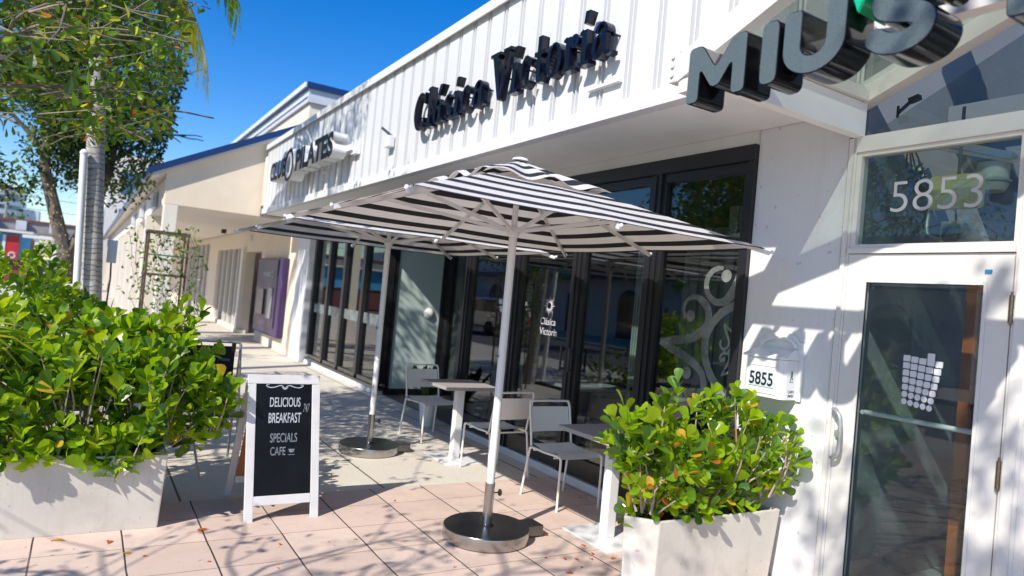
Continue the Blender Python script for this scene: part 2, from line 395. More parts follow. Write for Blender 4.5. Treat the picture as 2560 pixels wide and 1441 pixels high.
def outline_part(name, outlines, o, ux, uy, depth, mats, parent, bevel=0):
    """closed 2D outlines (even-odd holes) extruded; frame like text"""
    cu = bpy.data.curves.new('c', 'CURVE'); cu.dimensions = '2D'; cu.fill_mode = 'BOTH'; cu.extrude = .5
    for pts in outlines:
        sp = cu.splines.new('POLY'); sp.points.add(len(pts)-1); sp.use_cyclic_u = True
        for i, (x, y) in enumerate(pts): sp.points[i].co = (x, y, 0, 1)
    me = curve_mesh(cu); o, ux, uy = Vector(o), Vector(ux), Vector(uy); uz = ux.cross(uy); o0 = wl(parent)
    for v in me.vertices: v.co = o+ux*v.co.x+uy*v.co.y+uz*((v.co.z+.5)*depth)-o0
    me.name = name; me.materials.clear()
    for mm in (mats if isinstance(mats, list) else [mats]): me.materials.append(M[mm] if isinstance(mm, str) else mm)
    for p in me.polygons: p.material_index = (0 if p.normal.dot(uz) > .9 else 1) if isinstance(mats, list) else 0
    return link(name, me, parent, o0)
def ribbon(pts, w0):
    """outline of a polyline with half-widths"""
    n = len(pts); ws = w0 if isinstance(w0, (list, tuple)) else [w0]*n; L = []; Rr = []
    for i, (x, y) in enumerate(pts):
        a = pts[max(0, i-1)]; b = pts[min(n-1, i+1)]; dx, dy = b[0]-a[0], b[1]-a[1]; l = math.hypot(dx, dy) or 1
        nx, ny = -dy/l*ws[i], dx/l*ws[i]; L.append((x+nx, y+ny)); Rr.append((x-nx, y-ny))
    def cap(p, q, w, c):
        a0 = math.atan2(p[1]-c[1], p[0]-c[0]); return [(c[0]+w*math.cos(a0-math.pi*k/6), c[1]+w*math.sin(a0-math.pi*k/6)) for k in range(1, 6)]
    return L+cap(L[-1], Rr[-1], ws[-1], pts[-1])+Rr[::-1]+cap(Rr[0], L[0], ws[0], pts[0])
def smooth_pts(pts, k=6):
    """catmull-rom through tuples of any length"""
    out = []; n = len(pts)
    for i in range(n-1):
        p0, p1, p2, p3 = pts[max(0, i-1)], pts[i], pts[i+1], pts[min(n-1, i+2)]
        for j in range(k):
            t = j/k; out.append(tuple(.5*((2*b)+(-a+c)*t+(2*a-5*b+4*c-d)*t*t+(-a+3*b-3*c+d)*t**3) for a, b, c, d in zip(p0, p1, p2, p3)))
    out.append(tuple(pts[-1])); return out

FX, FU = Vector((0, -1, 0)), Vector((0, 0, 1))   # reading frame on faces that look towards the street (-x)
SX = Vector((1, 0, 0))                            # reading frame on faces that look towards the camera (-y)

# ------------------------------------------------------------------ setting: ground
g = MB().sheet([(-700, -300, -.16), (700, -300, -.16), (700, 900, -.16), (-700, 900, -.16)]).build('ground', 'grass_green'); tag(g, kind='structure')
g = MB().sheet([(-12.5, -200, -.12), (-4.2, -200, -.12), (-4.2, 600, -.12), (-12.5, 600, -.12)]).build('road', 'asphalt'); tag(g, kind='structure')
g = MB().box(-4.2, 16, -8, 300, -.16, 0).build('sidewalk', 'sidewalk'); tag(g, kind='structure')
g = MB().box(-4.35, -4.202, -8, 300, -.16, -.002).build('kerb', 'concrete_grey'); tag(g, kind='structure')
g = MB().sheet([(-4.1, -7, .004), (3.862, -7, .004), (3.862, 5.245, .004), (-4.1, 5.245, .004)]).build('paved_terrace', 'pavers'); tag(g, kind='structure')
g = MB().box(-20, -12.5, -30, 200, -.155, .0).build('far_sidewalk', 'sidewalk'); tag(g, kind='structure')

# ------------------------------------------------------------------ restaurant building
def rib_profile(a0, a1, per=.30):
    pts = []; a = a0
    while a < a1-1e-6:
        for off, d in ((0, 0), (.222, 0), (.224, .035), (.254, .035), (.256, 0), (.266, 0), (.268, .035), (.298, .035)):
            if a+off < a1: pts.append((a+off, d))
        a += per
    pts.append((a1, 0)); return pts
FXP = 3.05
rb = thing('restaurant_building', 'long white restaurant building with ribbed metal fascia, deep soffit and black framed glass front', 'building', (3.9, 8, 0))
b = MB(); pr = rib_profile(2.53, 15.2)
vs = []; fs = []
for i, (y, d) in enumerate(pr): vs += [(FXP+d, y, 3.055), (FXP+d, y, 4.34)]
for i in range(len(pr)-1): fs.append((2*i, 2*i+2, 2*i+3, 2*i+1))
b.add(vs, fs); pr2 = rib_profile(FXP, 3.96, .30); vs = []; fs = []
for i, (x, d) in enumerate(pr2): vs += [(x, 2.53+d, 2.99), (x, 2.53+d, 4.34)]
for i in range(len(pr2)-1): fs.append((2*i, 2*i+1, 2*i+3, 2*i+2))
b.add(vs, fs); b.box(3.10, 3.9, 2.58, 15.2, 2.96, 4.30)
b.build('metal_fascia', 'white_siding', rb)
MB().box(3.00, 3.35, 2.50, 15.22, 4.34, 4.40).box(3.0, 3.018, 2.5, 15.22, 4.30, 4.34).build('cap_flashing', 'cap_metal', rb, bevel=.004)
b = MB()
ys = [2.535, 5.6, 7.95, 11.0, 13.2, 15.2]
for a, c in zip(ys, ys[1:]): b.box(3.022, 3.12, a+.002, c-.002, 2.945, 3.053)
b.build('fascia_band', 'white_plaster', rb, bevel=.004)
MB().box(3.12, 4.0, 2.56, 15.2, 2.948, 2.958).build('soffit', 'soffit_paint', rb)
b = MB().box(3.885, 3.96, 3.23, 15.0, 2.865, 2.946).box(3.87, 3.96, 3.23, 15.0, 2.848, 2.864)
b.build('ledge', 'white_trim', rb)
MB().box(3.9, 4.12, 2.556, 3.228, .0, 2.947).build('wall', 'white_plaster', rb, bevel=.006)
MB().box(3.75, 4.12, 13.93, 14.75, 0, 2.946).build('pier', 'white_plaster', rb, bevel=.006)
# roof slab & shell
MB().box(3.36, 12.4, 2.6, 15.2, 4.31, 4.335).build('roof', 'cap_metal', rb)
b = MB().box(12.2, 12.4, 2.62, 15.2, 0, 4.3).box(4.13, 12.2, 2.62, 2.76, .02, 2.94).box(4.13, 12.2, 15.0, 15.19, .02, 2.94)
b.box(10.3, 10.4, 2.8, 15.0, .02, 2.94)
b.build('interior_wall', 'interior_dark', rb)
MB().box(4.0, 12.2, 2.77, 15.0, 2.70, 2.9).build('ceiling', 'interior_dark', rb)
MB().box(3.99, 12.2, 2.78, 15.0, .003, .02).build('interior_floor', 'interior_floor', rb)
for x0, x1, y0, y1 in ((5.1, 5.16, 3.6, 4.5), (6.2, 6.26, 5.4, 6.1), (4.6, 4.66, 5.0, 5.16)):
    b = MB(); n = 9
    for k in range(n):
        ya, yb = y0+(y1-y0)*k/n, y0+(y1-y0)*(k+1)/n; off = .03*(k % 2)
        b.box(x0+off, x1+off, ya, yb, .05, 2.68)
    b.build('curtain', 'interior_pale', rb)
MB().box(9.9, 10.0, 3.2, 4.6, 1.9, 2.25).build('wall_panel', 'interior_pale', rb)
# folding glass front
mull = [3.255, 4.19, 5.17, 6.22, 7.32]
MB().box(3.86, 3.98, 3.23, 9.9, 2.735, 2.847).build('head_frame', 'black_frame', rb)
for i, y in enumerate(mull):
    hw = .025 if i == 0 else .052
    b = MB().box(3.868, 3.985, y-hw, y+hw, .075, 2.733)
    if i: b.box(3.855, 3.867, y-.006, y+.006, .09, 2.72)
    b.build('mullion', 'black_frame', rb)
for i in range(4):
    a, c = mull[i]+(.025 if i == 0 else .053), mull[i+1]-.053
    f = MB().box(3.89, 3.96, a, c, .09, .25).box(3.89, 3.96, a, c, 2.66, 2.732).box(3.89, 3.96, a, a+.045, .252, 2.658).box(3.89, 3.96, c-.045, c, .252, 2.658).build('window', 'black_frame', rb)
    MB().box(3.922, 3.930, a+.046, c-.046, .252, 2.658).build('pane', G_WIN, f)
for y in (5.24, 5.11):
    MB().tube([(3.83, y, 1.0), (3.83, y, 1.22)], .012).tube([(3.83, y, 1.02), (3.87, y, 1.02)], .008).tube([(3.83, y, 1.2), (3.87, y, 1.2)], .008).build('door_pull', 'black_frame', rb)
MB().box(3.868, 3.99, 3.24, 7.37, .0, .072).build('sill', 'white_plaster', rb, bevel=.006)
# recessed entrance
b = MB().box(4.86, 4.95, 7.3, 9.9, 2.3, 2.42)
for y in (7.42, 8.0, 8.66, 9.3, 9.8): b.box(4.86, 4.95, y-.05, y+.05, .02, 2.3 if y != 7.42 else 2.9)
f = b.build('entrance_door', 'black_frame', rb)
MB().box(4.90, 4.905, 7.47, 9.75, .05, 2.29).build('pane', G_WIN, f)
MB().box(3.99, 4.85, 7.27, 7.37, .075, 2.73).build('side_frame', 'black_frame', rb)
f = MB().box(3.97, 4.03, 9.84, 9.93, .02, 2.73).box(4.78, 4.86, 9.84, 9.93, .02, 2.73).box(4.031, 4.779, 9.84, 9.93, .02, .11).box(4.031, 4.779, 9.84, 9.93, 2.64, 2.73).build('side_window', 'black_frame', rb)
MB().box(4.031, 4.779, 9.868, 9.882, .112, 2.638).build('frosted_pane', 'pale_green', f)
b = MB(); b.ell((4.60, 9.86, 1.29), .085, .055, .085, 20, 12); b.build('wall_dome', 'white_metal', f, smooth=True)  # plain round white dome on the frosted side pane
text_part('house_number', '58', (4.85, 8.72, 2.10), FX, FU, .25, .13, .004, 'white_vinyl', rb)
# left storefront
lm = [9.93, 10.95, 11.95, 12.87, 13.83]
for i, y in enumerate(lm):
    hw = .09 if i in (0,) else .06
    MB().box(3.862, 3.985, y-hw, y+hw, .18, 2.73).build('mullion', 'black_frame', rb)
MB().box(3.86, 3.98, 9.902, 13.92, 2.735, 2.847).build('head_frame', 'black_frame', rb)
for i in range(4):
    a, c = lm[i]+(.092 if i == 0 else .062), lm[i+1]-.062
    f = MB().box(3.89, 3.96, a, c, .12, .19).box(3.89, 3.96, a, c, 2.68, 2.732).box(3.90, 3.95, a, a+.012, .19, 2.68).build('window', 'steel_dark', rb)
    MB().box(3.922, 3.93, a, c, .192, 2.678).build('pane', G_WIN, f)
    MB().box(3.917, 3.9205, a, c, 1.03, 1.20).build('frosted_band', G_FILM, f)
MB().box(3.86, 3.99, 9.84, 13.92, .075, .118).build('bottom_rail', 'steel_dark', rb)
for a, c in ((9.9, 11.28), (11.3, 12.5), (12.52, 13.92)):
    MB().box(3.84, 3.99, a, c, 0, .074).build('sill', 'white_plaster', rb, bevel=.01)
# frosted sun emblem on the right-hand window
DEC = [[(3.256,2.106,.024),(3.273,2.04,.027),(3.298,1.962,.031),(3.333,1.874,.031),(3.379,1.794,.03),(3.434,1.743,.023),(3.505,1.732,.02),(3.571,1.761,.018),(3.612,1.817,.018),(3.619,1.883,.018),(3.592,1.942,.017),(3.532,1.977,.015),(3.47,1.982,.011)],
[(3.591,1.538,.02),(3.574,1.597,.025),(3.581,1.662,.025),(3.62,1.718,.024),(3.69,1.756,.018),(3.758,1.757,.014),(3.81,1.717,.013),(3.823,1.648,.013),(3.796,1.598,.016)],
[(3.589,1.539,.025),(3.659,1.483,.029),(3.755,1.441,.027),(3.903,1.414,.026),(4.05,1.394,.016)],
[(4.05,1.394,.016),(3.92,1.351,.025),(3.773,1.304,.027),(3.654,1.251,.024),(3.586,1.186,.023),(3.565,1.099,.022),(3.573,1.024,.02)],
[(3.29,1.725,.024),(3.359,1.707,.024),(3.454,1.654,.025),(3.529,1.576,.025),(3.577,1.482,.025),(3.582,1.383,.025),(3.56,1.288,.025),(3.507,1.197,.025),(3.436,1.119,.024),(3.378,1.057,.024)],
[(3.77,.992,.014),(3.807,1.062,.015),(3.82,1.136,.016),(3.795,1.199,.018)],
[(3.309,1.471,.007),(3.343,1.417,.007),(3.344,1.362,.007),(3.311,1.31,.006)],
[(3.30,1.546,.008),(3.32,1.568,.008),(3.30,1.59,.008)],
[(3.421,1.58,.004),(3.394,1.523,.008),(3.368,1.469,.007),(3.368,1.422,.007),(3.411,1.398,.007),(3.44,1.43,.006),(3.433,1.463,.006)],
[(3.421,1.58,.004),(3.356,1.538,.007),(3.31,1.52,.007)],
[(3.366,1.399,.007),(3.345,1.346,.008),(3.363,1.288,.007),(3.41,1.207,.004)],
[(3.357,1.368,.006),(3.403,1.371,.007),(3.429,1.336,.007),(3.411,1.306,.008)],
[(3.41,1.207,.004),(3.339,1.244,.008),(3.31,1.255,.008)]]
DOTS = [(3.433, 1.925, .046), (3.745, 1.615, .046), (3.735, 1.185, .046), (3.393, 1.325, .016), (3.39, 1.375, .013)]
b = MB()
for i, st in enumerate(DEC):
    sp = smooth_pts(st, 5); x = 3.9195-.0004*i
    o = ribbon([(-p[0], p[1]) for p in sp], [p[2]*1.3 for p in sp]); n = len(sp)
    L = o[:n]; Rr = o[n+5:n+5+n][::-1]
    for k in range(n-1):
        b.add([(x, -L[k][0], L[k][1]), (x, -Rr[k][0], Rr[k][1]), (x, -Rr[k+1][0], Rr[k+1][1]), (x, -L[k+1][0], L[k+1][1])], [(0, 1, 2, 3)])
for i, (y, z, r) in enumerate(DOTS):
    b.add([(3.913-.0004*i, y+r*math.cos(a*math.pi/12), z+r*math.sin(a*math.pi/12)) for a in range(24)], [tuple(range(24))])
b.build('sun_emblem', G_FILM, rb)
# small emblem and name on the door leaf
b = MB(); cy, cz = 5.62, 1.59
for k in range(16):
    a0 = k*math.pi/8; rr = .105 if k % 2 == 0 else .08
    b.add([(3.915, cy+.045*math.cos(a0-.16), cz+.045*math.sin(a0-.16)), (3.915, cy+rr*math.cos(a0), cz+rr*math.sin(a0)), (3.915, cy+.045*math.cos(a0+.16), cz+.045*math.sin(a0+.16))], [(0, 1, 2)])
for k in range(20):
    a0, a1 = k*math.pi/10, (k+1)*math.pi/10
    b.add([(3.914, cy+r*math.cos(a), cz+r*math.sin(a)) for r, a in ((.032, a0), (.046, a0), (.046, a1), (.032, a1))], [(0, 1, 2, 3)])
b.build('door_emblem', 'lilac_vinyl', rb)
text_part('door_lettering', 'Clásica', (3.915, 5.75, 1.40), FX, FU, .26, .07, .002, 'lilac_vinyl', rb)
text_part('door_lettering', 'Victoria', (3.915, 5.75, 1.30), FX, FU, .30, .07, .002, 'lilac_vinyl', rb)

# ------------------------------------------------------------------ restaurant sign, fat serif letters
def ring(rx, ry, ix, iy, a0=0, a1=360, n=28, cx=0, cy=0):
    o = [(cx+rx*math.cos(R(a0+(a1-a0)*k/n)), cy+ry*math.sin(R(a0+(a1-a0)*k/n))) for k in range(n+1)]
    i = [(cx+ix*math.cos(R(a0+(a1-a0)*k/n)), cy+iy*math.sin(R(a0+(a1-a0)*k/n))) for k in range(n+1)]
    return o, i
def P4(x0, y0, x1, y1): return [(x0, y0), (x1, y0), (x1, y1), (x0, y1)]
XH = .62
def glyph(ch):
    """pieces as convex-ish outlines in units of cap height, and an advance width"""
    S = []; T = .135
    def arc(cx, cy, rx, ry, ix, iy, a0, a1):
        o, i = ring(rx, ry, ix, iy, a0, a1, 24, cx, cy)
        for k in range(24): S.append([o[k], o[k+1], i[k+1], i[k]])
    if ch == 'C': arc(.34, .5, .34, .52, .23, .48, 48, 318); S.append([(.52, .70), (.60, .66), (.60, .98), (.55, .98)]); S.append([(.52, .16), (.60, .30), (.56, .06), (.5, .08)]); return S, .66
    if ch == 'c': arc(.22, .31, .22, .33, .13, .29, 40, 322); S.append([(.30, .42), (.42, .40), (.42, .54), (.33, .58)]); return S, .46
    if ch == 'l': S += [P4(.04, 0, .04+T, 1.06), P4(-.03, -.02, .28, .05), [(-.03, .98), (.05, .99), (.05, 1.06), (-.03, 1.02)]]; return S, .31
    if ch == 'i': S += [P4(.04, .0, .04+T, XH), P4(-.03, -.02, .28, .05), [(-.03, .56), (.05, .56), (.05, XH+.02), (-.03, .60)], [(.06, .74), (.14, .73), (.22, .95), (.09, .96)]]; return S, .31
    if ch in 'aá':
        arc(.17, .20, .17, .22, .075, .18, 20, 340); S += [P4(.25, .05, .25+T*.9, .46), [(.40, .0), (.50, .02), (.50, .08), (.38, .10)]]
        arc(.22, .42, .18, .21, .09, .175, 0, 165)
        if ch == 'á': S.append([(.16, .74), (.26, .72), (.42, .98), (.26, 1.0)])
        return S, .50
    if ch == 's':
        arc(.17, .46, .17, .18, .07, .13, 20, 265); arc(.19, .16, .18, .18, .07, .12, -165, 95); S.append([(.02, .36), (.16, .44), (.36, .24), (.24, .14)])
        return S, .38
    if ch == 'V': S += [[(.05, 1.0), (.27, 1.0), (.47, .0), (.38, -.04)], [(.62, 1.0), (.70, 1.0), (.47, -.03), (.42, .05)], P4(-.04, .96, .36, 1.03), P4(.50, .96, .80, 1.03)]; return S, .78
    if ch == 't': S += [P4(.08, .06, .08+T, .92), P4(-.02, XH-.08, .36, XH), [(.10, .0), (.30, -.02), (.37, .08), (.12, .12)]]; return S, .37
    if ch == 'o': arc(.24, .31, .24, .34, .125, .30, 0, 360); return S, .50
    if ch == 'r': S += [P4(.04, 0, .04+T, XH), P4(-.03, -.02, .30, .05), [(-.03, .56), (.05, .56), (.05, XH+.02), (-.03, .60)]]; arc(.30, .50, .13, .13, .02, .02, 0, 360); return S, .43
    return S, .3
sg = thing('restaurant_sign', 'raised glossy dark navy lettering reading Clásica Victoria on the white ribbed fascia', 'sign', (3.0, 5.5, 3.36))
def word(txt, y0, y1, z0, cap):
    adv = [glyph(c)[1] for c in txt]; tot = sum(adv); sc = (y0-y1)/tot; x = 0
    for ch, a in zip(txt, adv):
        ps, _ = glyph(ch); b = MB()
        for i, poly in enumerate(ps):
            poly = [((x+px*.89)*sc, py*cap) for px, py in poly]
            ar = sum(p[0]*q[1]-q[0]*p[1] for p, q in zip(poly, poly[1:]+poly[:1]))
            if ar < 0: poly = poly[::-1]
            b.prism(poly, (3.005, y0, z0), FX, FU, .072+.0003*(i % 7))
        for px in (.12, a*.7): b.tube([(2.985, y0-(x+px)*sc, z0+cap*.4), (3.06, y0-(x+px)*sc, z0+cap*.4)], .008, 6)
        b.build('letter', 'navy_gloss', sg); x += a
word('Clásica', 7.16, 5.52, 3.365, .40); word('Victoria', 5.47, 3.74, 3.37, .41)
MB().box(3.01, 3.06, 3.74, 4.1, 3.19, 3.21).build('cable_cover', 'white_metal', sg)

# pilates sign
ps = thing('studio_sign', 'black faced lettering CLUB PILATES with a round disc at the far fascia end', 'sign', (2.9, 11.5, 3.4))
MB().box(2.93, 3.045, 9.3, 13.3, 3.47, 3.55).box(2.97, 3.045, 9.22, 9.4, 3.42, 3.60).build('raceway', 'white_metal', ps)
text_part('letter', 'CLUB', (2.93, 13.28, 3.37), FX, FU, 1.18, .34, .20, ['ink', 'white_metal'], ps, bold=.035)
text_part('letter', 'PILATES', (2.93, 11.48, 3.37), FX, FU, 2.02, .36, .20, ['ink', 'white_metal'], ps, bold=.05)
o_, i_ = ring(.27, .27, .22, .22, 0, 360, 40)
outline_part('round_disc', [o_[:-1]], (2.93, 11.80, 3.54), FX, FU, .22, ['white_metal', 'white_metal'], ps)
outline_part('disc_rim', [o_[:-1], i_[:-1]], (2.708, 11.80, 3.515), FX, FU, .01, 'ink', ps)
outline_part('disc_mark', [[(-.05, -.12), (.05, -.12), (.08, .05), (0, .15), (-.08, .05)]], (2.706, 11.80, 3.515), FX, FU, .008, 'ink_grey', ps)
# flood camera on fascia
fl = thing('security_floodlight', 'small white box lamp with bracket on the ribbed fascia between the two signs', 'lamp', (3.0, 8.0, 3.4))
MB().box(2.96, 3.04, 7.95, 8.1, 3.33, 3.47).build('housing', 'white_metal', fl, bevel=.01)
MB().bar((2.9, 8.06, 3.56), (3.03, 8.0, 3.46), .03, .03).build('bracket', 'steel_dark', fl)

# ------------------------------------------------------------------ tea shop entrance
ts = thing('tea_shop_building', 'white framed glass shop entrance with glazed sloping canopy beside the mailbox wall', 'building', (3.9, 1.5, 0))
W = 'white_trim'
XO, XI = 3.885, 3.99
b = MB().box(3.90, XI, 2.50, 2.553, 0, 2.78)                       # left jamb
b.box(3.882, 3.899, 2.515, 2.540, 0, 2.775)
b.box(3.90, XI, 1.527, 1.612, 0, 2.78).box(3.885, 3.899, 1.545, 1.595, 0, 2.775)
b.box(3.89, XI, 1.613, 2.499, 2.69, 2.785)
b.box(3.885, XI, 1.613, 2.499, 2.075, 2.105)
b.box(3.90, XI, -3.0, 1.526, 2.70, 2.785).box(3.90, XI, -3.0, 1.526, 0, .1).box(3.90, XI, 1.48, 1.526, .1, 2.70).box(3.90, XI, -.1, .0, .1, 2.7)
b.build('door_frame', W, ts)
f = MB().box(3.905, 3.975, 2.468, 2.499, 2.106, 2.689).box(3.905, 3.975, 1.613, 1.630, 2.106, 2.689).box(3.905, 3.975, 1.631, 2.467, 2.665, 2.689).box(3.905, 3.975, 1.631, 2.467, 2.106, 2.13).build('transom_window', W, ts)
MB().box(3.935, 3.943, 1.631, 2.467, 2.131, 2.664).build('pane', G_DOOR, f)
f = MB().box(3.90, 3.96, 2.39, 2.497, .02, 2.07).box(3.90, 3.96, 1.618, 1.728, .02, 2.07).box(3.90, 3.96, 1.729, 2.389, 1.912, 2.07).box(3.90, 3.96, 1.729, 2.389, .02, .15)
f.box(3.893, 3.8995, 2.372, 2.392, .15, 1.925).box(3.893, 3.8995, 1.727, 1.745, .15, 1.925).box(3.893, 3.8995, 1.746, 2.371, 1.905, 1.925)
f = f.build('door', W, ts)
MB().box(3.925, 3.933, 1.729, 2.389, .151, 1.911).build('pane', G_DOOR, f)
MB().box(3.915, 3.922, 2.378, 2.389, .151, 1.911).box(3.915, 3.922, 1.729, 1.735, .151, 1.911).box(3.915, 3.922, 1.736, 2.377, 1.903, 1.911).build('gasket', 'ink', f)
hp = [(3.897, 2.492, 1.13), (3.865, 2.49, 1.135), (3.848, 2.465, 1.13), (3.842, 2.435, 1.10), (3.84, 2.425, 1.05), (3.84, 2.422, .93), (3.842, 2.43, .88), (3.848, 2.46, .855), (3.865, 2.482, .85), (3.897, 2.485, .855)]
MB().tube(smooth_pts(hp, 4), .0135, 12).build('handle', 'grey_return', f, smooth=True)
MB().lathe((0, 0, 0), [(.001, 0), (.022, 0), (.022, .012), (.012, .016), (.001, .016)], 16)
b = MB(); b.tube([(3.899, 2.468, .995), (3.884, 2.468, .995)], .021, 16); b.build('lock', 'alu', f, smooth=True)
MB().box(3.895, 3.899, 2.452, 2.484, .955, .968).build('lock_label', 'green_mark', f)
MB().tube([(3.96, 2.37, 1.14), (3.99, 2.37, 1.14), (3.99, 1.75, 1.14), (3.96, 1.75, 1.14)], .014, 10).build('push_bar', 'white_metal', f, smooth=True)
for z in (1.72, .90, .25):
    b = MB()
    for k in range(4): b.tube([(3.888, 1.612, z+.035*k), (3.888, 1.612, z+.033+.035*k)], .011, 10)
    b.tube([(3.888, 1.612, z-.012), (3.888, 1.612, z+.155)], .006, 8); b.build('hinge', 'brass', f, smooth=True)
MB().box(3.894, 3.8985, 1.712, 1.745, 1.965, 1.985).build('sticker', 'blue_label', f)
# cup logo made of tiles
b = MB(); x = 3.919
for r_ in range(7):
    k = r_/6; zt = 1.505-.040*r_; hgt = .034; wid_tot = .215-.045*k; cw = wid_tot/5; yl = 2.135-.006*k
    for c in range(5):
        if c == 3 and r_ == 0: z0_, z1_ = zt-hgt, zt+.035
        elif c == 3 and r_ == 1: z0_, z1_ = zt-hgt, zt
        else: z0_, z1_ = zt-hgt, zt
        yc = yl-cw*(c+.5); e = 2+12*(1-k)**2; hw, hh = cw*.45, (z1_-z0_)/2; zc = (z0_+z1_)/2-.004*c
        pts = []
        for a in range(20):
            t_ = a*math.pi/10; cs, sn = math.cos(t_), math.sin(t_)
            pts.append((x, yc+hw*math.copysign(abs(cs)**(2/e), cs), zc+hh*math.copysign(abs(sn)**(2/e), sn)))
        b.add(pts, [tuple(range(20))])
b.build('cup_emblem', 'white_vinyl', f)
text_part('house_number', '5853', (3.933, 2.285, 2.318), FX, FU, .485, .178, .003, 'lilac_vinyl', ts, bold=-.012, shear=0)
# side window
f = MB().box(3.93, 3.95, .01, 1.47, .11, .14).build('shop_window', W, ts)
MB().box(3.935, 3.943, .01, 1.478, .141, 2.69).build('pane', G_DOOR, f)
# header beam of the canopy
MB().box(2.71, 3.905, 2.46, 2.528, 2.782, 2.985).build('header_beam', 'soffit_paint', ts, bevel=.004)
MB().box(2.66, 3.92, 2.43, 2.53, 2.988, 3.045).box(2.72, 3.92, 2.455, 2.475, 3.046, 3.075).build('eave_rail', W, ts)
# gable: rafters front/back, chord, glass
TA = math.tan(R(21.5)); YR, YE = .85, 2.50
def rz(y): return 3.02+TA*(YE-y) if y >= YR else 3.02+TA*(y-(2*YR-YE))
for xa, xb, nm, y0 in ((2.61, 2.69, 'rafter', 2.76), (3.87, 3.97, 'rafter', YE)):
    for sgn in (1, -1):
        ya = y0 if sgn == 1 else 2*YR-y0
        za = 3.02-TA*(y0-YE); zr_ = 3.02+TA*(YE-YR)
        b = MB(); dz = -.06 if xa < 3 else -.055
        vs = [(xa, ya, za+dz), (xb, ya, za+dz), (xb, ya, za+.085), (xa, ya, za+.085), (xa, YR, zr_+dz), (xb, YR, zr_+dz), (xb, YR, zr_+.085), (xa, YR, zr_+.085)]
        b.add(vs, [(0, 1, 2, 3), (4, 7, 6, 5), (0, 4, 5, 1), (1, 5, 6, 2), (2, 6, 7, 3), (3, 7, 4, 0)]); b.build(nm, W, ts)
MB().box(2.60, 2.70, 2.74, 2.80, 2.86, 3.04).build('gusset_plate', W, ts, bevel=.01)
b = MB()
for z in (2.90, 2.95, 3.0): b.tube([(2.598, 2.77, z), (2.588, 2.77, z)], .012, 8)
b.build('bolt', 'white_metal', ts)
MB().box(2.62, 2.69, -.72, 2.74, 2.80, 2.872).build('chord', W, ts)
MB().box(2.7, 3.9, .83, .87, rz(YR)+.0, rz(YR)+.08).build('ridge', W, ts)
MB().box(3.2, 3.24, .86, 2.45, 2.97, 2.99).build('tie', W, ts) if False else None
b = MB()
for ya, yb in ((YE-.01, YR+.03),):
    b.add([(2.695, ya, rz(ya)+.05), (3.865, ya, rz(ya)+.05), (3.865, yb, rz(yb)+.05), (2.695, yb, rz(yb)+.05), (2.695, ya, rz(ya)+.058), (3.865, ya, rz(ya)+.058), (3.865, yb, rz(yb)+.058), (2.695, yb, rz(yb)+.058)],
          [(0, 1, 2, 3), (7, 6, 5, 4), (0, 4, 5, 1), (1, 5, 6, 2), (2, 6, 7, 3), (3, 7, 4, 0)])
    yc, yd = 2*YR-ya, 2*YR-yb
    b.add([(2.695, yc, rz(yc)+.05), (3.865, yc, rz(yc)+.05), (3.865, yd, rz(yd)+.05), (2.695, yd, rz(yd)+.05)], [(0, 1, 2, 3)])
b.build('canopy_glass', G_ROOF, ts)
# gable infill glass in the shop front plane, and the parapet above
b = MB(); b.prism([(-2.45, 2.79), (.75, 2.79), (-YR, rz(YR)-.06), ], (3.935, 0, 0), FX, FU, .008)
b.build('gable_pane', G_GABLE, ts)
pr = rib_profile(-3.0, 2.5); b = MB(); vs = []; fs = []
for i, (y, d) in enumerate(pr): vs += [(4.42+d, y, 3.75), (4.42+d, y, 4.34)]
for i in range(len(pr)-1): fs.append((2*i, 2*i+2, 2*i+3, 2*i+1))
b.add(vs, fs).build('parapet_siding', 'white_siding', ts)
# interior
b = MB().box(7.2, 7.3, -3, 2.6, 0, 4.3).box(4.0, 7.2, 2.505, 2.6, 0, 4.3).box(3.99, 7.3, -3.1, -3.0, 0, 4.3)
b.build('interior_wall', 'interior_grey', ts)
MB().box(3.995, 7.2, -3, 2.5, .002, .02).build('interior_floor', 'concrete_grey', ts)
MB().box(4.9, 5.6, -3.0, 2.5, 3.05, 3.2).build('interior_beam', 'interior_grey', ts)
MB().box(4.6, 4.68, 2.09, 2.155, .02, 1.98).box(4.6, 4.68, 1.2, 2.089, 1.92, 1.98).build('inner_door_frame', 'wood_orange', ts)
MB().box(4.63, 4.66, 1.2, 2.088, .02, 1.918).build('inner_door', 'window_dark', ts)
MB().box(4.62, 4.70, -3.0, 1.19, .02, 2.2).build('counter_wall', 'interior_grey', ts)
# things behind the glass
t = thing('ceiling_cabinet', 'pale slanting light fixture high behind the numbered transom glass', 'light fixture', (4.55, 2.4, 2.8))
MB().bar((4.5, 2.42, 2.88), (4.6, 1.95, 2.72), .12, .045).build('housing', 'interior_pale', t)
MB().bar((4.48, 2.43, 2.84), (4.58, 1.9, 2.68), .02, .02).build('edge_trim', 'white_metal', t)
t = thing('yellow_panel', 'rounded pale yellow panel hanging behind the number 5853', 'panel', (4.6, 2.13, 2.5))
rp = []
for cx, cy, a0 in ((-.03+.20, .14, 0), (-.19, .14, 90), (-.19, -.10, 180), (.17, -.10, 270)):
    for k in range(6): a = R(a0+18*k); rp.append((cx*.66+.025*math.cos(a), (cy-.02)*.62+.025*math.sin(a)))
outline_part('panel', [rp], (4.34, 2.115, 2.485), FX, FU, .05, 'yellow_panel', t)
MB().tube([(4.33, 2.12, 2.57), (4.33, 2.12, 3.0)], .01, 8).build('hanger', 'ink_grey', t)
t = thing('hanging_canister', 'pale grey-green round canister hung in a ring behind the transom corner', 'canister', (4.62, 2.04, 2.6))
